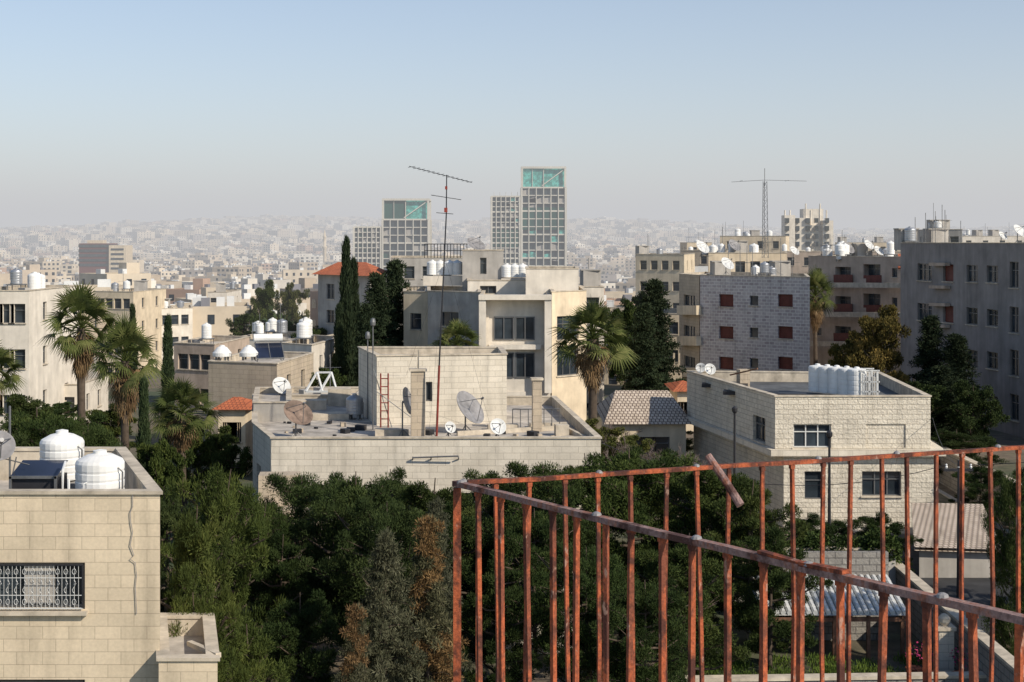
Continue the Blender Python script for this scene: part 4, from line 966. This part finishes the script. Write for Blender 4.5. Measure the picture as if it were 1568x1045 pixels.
# hedge / ivy on wall
T=TB(); rr=random.Random(5); cs=[];rs=[]
for i in range(60): cs.append((rr.uniform(9.5,14.8),55+rr.uniform(-.3,.3),gz+rr.uniform(1.9,3.1))); rs.append([.4,.4,.3])
T.leaves(cs,rs,220,.13,.09,.2,.8,0,.9); o=bpy.data.objects.new('ivy_hedge',T.mesh('ivy',['f_pine'])); sc.collection.objects.link(o); o.color=(.9,1.,.8,1)
T=TB(); cs=[];rs=[]
for i in range(90): cs.append((rr.uniform(5,14),rr.uniform(45,49),gz+.1)); rs.append([.6,.6,.12])
T.leaves(cs,rs,160,.16,.03,1.2,.3,0,.5); o=bpy.data.objects.new('grass',T.mesh('grass',['f_pine'])); sc.collection.objects.link(o); o.color=(1.8,2.0,1.1,1)
mb=MB(); x=X(1446,47); mb.box(x,47,gz+.85,.5,.5,1.7,0,0); mb.box(x,47,gz+1.76,.62,.62,.12,0,1); mb.revolve((x,47,gz+1.82),[(.12,0),(.2,.12),(.2,.25),(.1,.36),(.001,.4)],12,1); mb.make('stone_gate_pier',['stone_white','coping'],None)
for u,dd in ((1418,46.4),(1400,46.8),(1470,46.2)):
    mb=MB(); x=X(u,dd); mb.revolve((x,dd,gz),[(.16,0),(.25,.4),(.28,.42),(.28,.48),(.2,.46),(.001,.44)],14,0)
    for i in range(70):
        a=rr.random()*6.28;e_=rr.random()*1.3; q=Vector((math.cos(a)*math.cos(e_)*.3,math.sin(a)*math.cos(e_)*.3,.5+math.sin(e_)*.4))*rr.uniform(.7,1.2); p=Vector((x,dd,gz+.35))+q; s1=Vector((rr.gauss(0,1),rr.gauss(0,1),rr.gauss(0,1))).normalized()*.06; s2=Vector((rr.gauss(0,1),rr.gauss(0,1),rr.gauss(0,1))).normalized()*.06
        mb.quad(tuple(p),tuple(p+s1),tuple(p+s1+s2),tuple(p+s2),1 if i%3 else 2)
    mb.make('flower_pot',['tile_r','pink','f_pine'],None)
def pole(u,d,vt,name='utility_pole',arm=True):
    mb=MB(); x=X(u,d); z1=Z(vt,d); g_=float(ground(x,d)); mb.tube([(x,d,g_),(x,d,z1)],[.09,.05],8,0)
    if arm:
        mb.beam((x-.6,d,z1-.4),(x+.6,d,z1-.4),.08,.1,0)
        for a in (-.5,0,.5): mb.revolve((x+a,d,z1-.34),[(.03,0),(.06,.06),(.03,.12),(.05,.16),(.001,.2)],8,1)
    else: mb.revolve((x,d,z1),[(.05,-.05),(.13,.05),(.14,.2),(.06,.28),(.001,.3)],10,0)
    mb.make(name,['dark','tankw'],None)
pole(1468,58,705); pole(1125,66,632,'garden_lamp',False); pole(1270,62,670,'garden_lamp',False)
# overhead service cables from the pole to the houses
mb=MB()
for a_,b_,sag in (((X(1468,58),58,Z(705,58)-.2),(X(1425,72)+.1,72.0,Z(640,72)),.5),((X(1468,58)+.5,58,Z(705,58)-.2),(30,50,14.5),.5),((X(1468,58)-.5,58,Z(705,58)-.2),(X(915,60.3),60.3,Z(678,60)),1.3)):
    A=Vector(a_);B=Vector(b_); mb.tube([A.lerp(B,t)-Vector((0,0,sag*4*t*(1-t))) for t in np.linspace(0,1,13)],.014,4,0)
mb.make('overhead_cables',['dark'],None)

# ------------------------------------------------------------------ foreground railing + terrace
rl=empty('rusty_railing'); HR=EYE-.70
C0=Vector((-.158,4.10,HR)); FE=Vector((X(1568,4.84),4.84,HR)); NE=Vector((X(1568,2.63),2.63,HR))
fd=(FE-C0).normalized(); nd_=(NE-C0).normalized(); rr=random.Random(9)
FEx=C0+fd*3.6; NEx=C0+nd_*2.9
def wavy(mb,o,d,L,w,h,m,seed,dz=0.):
    r=random.Random(seed); pts=[]; s=0
    while s<L:
        pts.append(o+d*s+Vector((0,0,dz+r.gauss(0,.0014)))); s+=.22
    pts.append(o+d*L+Vector((0,0,dz)))
    for a,b in zip(pts[:-1],pts[1:]): mb.beam(a,b+ (b-a).normalized()*.002,w,h,m)
mb=MB()
wavy(mb,C0-nd_*.01,nd_,2.9,.022,.015,0,1); wavy(mb,C0+fd*.03,fd,3.6,.018,.012,1,2,.001)
k0=C0+nd_*1.18;k1=C0+nd_*1.42; mb.beam(k0+Vector((0,0,.012)),k0.lerp(k1,.5)+Vector((0,0,.007)),.020,.007,1); mb.beam(k0.lerp(k1,.5)+Vector((0,0,.007)),k1+Vector((0,0,.011)),.022,.009,1)
for s in (.02,.62,.98,1.32,1.66): 
    p=C0+nd_*s; mb.revolve((p.x,p.y,p.z+.006),[(.013,0),(.011,.006),(.005,.009),(.001,.010)],8,2)
for s in (.02,.45,.78,1.22,1.52,1.93): 
    p=C0+fd*s; mb.revolve((p.x,p.y,p.z+.006),[(.011,0),(.009,.005),(.005,.008),(.001,.009)],8,2)
mb.make('handrails',['rust_top','rust','dish'],rl)
mb=MB()
def bars(o,d,L,sp,w,seed):
    r=random.Random(seed); s=.11
    while s<L:
        p=o+d*(s+r.uniform(-.009,.009)); t=Vector((r.gauss(0,.009),r.gauss(0,.009),-1.0)); ang=math.atan2(d.y,d.x)
        q=p+t; m1=p+t*.5+Vector((r.gauss(0,.004),r.gauss(0,.004),0)); tw=r.gauss(0,.14); dd=Vector((d.x*math.cos(tw)-d.y*math.sin(tw),d.x*math.sin(tw)+d.y*math.cos(tw),0))
        mb.beam(p-Vector((0,0,.007)),m1,w,w,0,up=dd); mb.beam(m1,q,w,w,0,up=dd); s+=sp
        if r.random()<.8: mb.box(p.x,p.y,p.z-.014,w*1.3,w*1.3,.012,ang,0)
bars(C0,nd_,2.8,.108,.0125,1); bars(C0,fd,3.5,.112,.0112,2)
mb.beam(C0-Vector((0,0,.01)),C0-Vector((0,0,1.02)),.022,.022,0); p=C0+nd_*.05+Vector((.03,.02,0)); mb.beam(p,p-Vector((0,0,1.0)),.012,.012,0)
for o,e_ in ((C0,FEx),(C0,NEx)): mb.beam(o-Vector((0,0,.93)),e_-Vector((0,0,.93)),.02,.03,0)
mb.make('balusters',['rust'],rl)
mb=MB(); a=Vector((X(1084,4.42),4.42,Z(698,4.42))); b_=Vector((X(1134,4.34),4.34,Z(774,4.34))); mb.tube([a,a.lerp(b_,.5)+Vector((.002,0,.001)),b_],[.012,.0125,.0135],10,0); mb.make('loose_rusty_pipe',['rust_top'],rl)
mb=MB(); mb.prism([(-3,-3.5),(4.2,-3.5),(4.2,5.6),(-.25,4.0),(-3,1.5)],EYE-2.05,EYE-1.72,0,1,True); mb.prism([(-2.9,-3.4),(4.1,-3.4),(4.1,5.2),(-.2,3.8),(-2.9,1.4)],gz-.5,EYE-2.06,0,None); mb.make('roof_terrace',['plaster_g','roof'],None)

# ------------------------------------------------------------------ air haze (homogeneous): its own glow stands in for scattered light
hm=bpy.data.materials.new('emissive_haze'); hm.use_nodes=True; nt=hm.node_tree; nt.nodes.clear(); out=N(nt,'ShaderNodeOutputMaterial')
SIG=1/2150.
ab=N(nt,'ShaderNodeVolumeAbsorption'); ab.inputs['Color'].default_value=(0,0,0,1); ab.inputs['Density'].default_value=SIG
em=N(nt,'ShaderNodeEmission'); em.inputs['Color'].default_value=(.575,.58,.60,1); em.inputs['Strength'].default_value=SIG
ad=N(nt,'ShaderNodeAddShader'); nt.links.new(ab.outputs[0],ad.inputs[0]); nt.links.new(em.outputs[0],ad.inputs[1]); nt.links.new(ad.outputs[0],out.inputs['Volume'])
M['haze']=hm; mb=MB(); mb.prism([(-11000,140),(11000,140),(11000,11500),(-11000,11500)],-60,230,0,None,True); mb.make('emissive_haze',['haze'],None)

# ------------------------------------------------------------------ light
el=math.radians(35); az=math.radians(128)
S=Vector((math.sin(az)*math.cos(el),math.cos(az)*math.cos(el),math.sin(el)))
L=bpy.data.lights.new('sun','SUN'); L.energy=5.0; L.angle=math.radians(.5); L.color=(1,.91,.77)
so=bpy.data.objects.new('sun',L); sc.collection.objects.link(so); so.rotation_euler=S.to_track_quat('Z','Y').to_euler(); so.location=(20,-20,60)
w=bpy.data.worlds.new('World'); sc.world=w; w.use_nodes=True; nt=w.node_tree; sky=nt.nodes.new('ShaderNodeTexSky'); sky.sky_type='NISHITA'; sky.sun_disc=False
sky.sun_elevation=el; sky.sun_rotation=az; sky.air_density=1.; sky.dust_density=.8; sky.ozone_density=1.6; sky.altitude=900
bg_=nt.nodes['Background']; nt.links.new(sky.outputs[0],bg_.inputs[0]); bg_.inputs[1].default_value=.14
sc.view_settings.view_transform='Standard'; sc.view_settings.look='None'; sc.view_settings.exposure=0
cam=bpy.data.cameras.new('camera'); co_=bpy.data.objects.new('camera',cam); sc.collection.objects.link(co_); sc.camera=co_
co_.location=(0,0,EYE); co_.rotation_euler=(math.radians(90),0,0); cam.lens=50.0; cam.sensor_width=36; cam.shift_y=-152.5/1568; cam.clip_start=.05; cam.clip_end=30000
print('polys',sum(len(m.polygons) for m in bpy.data.meshes))
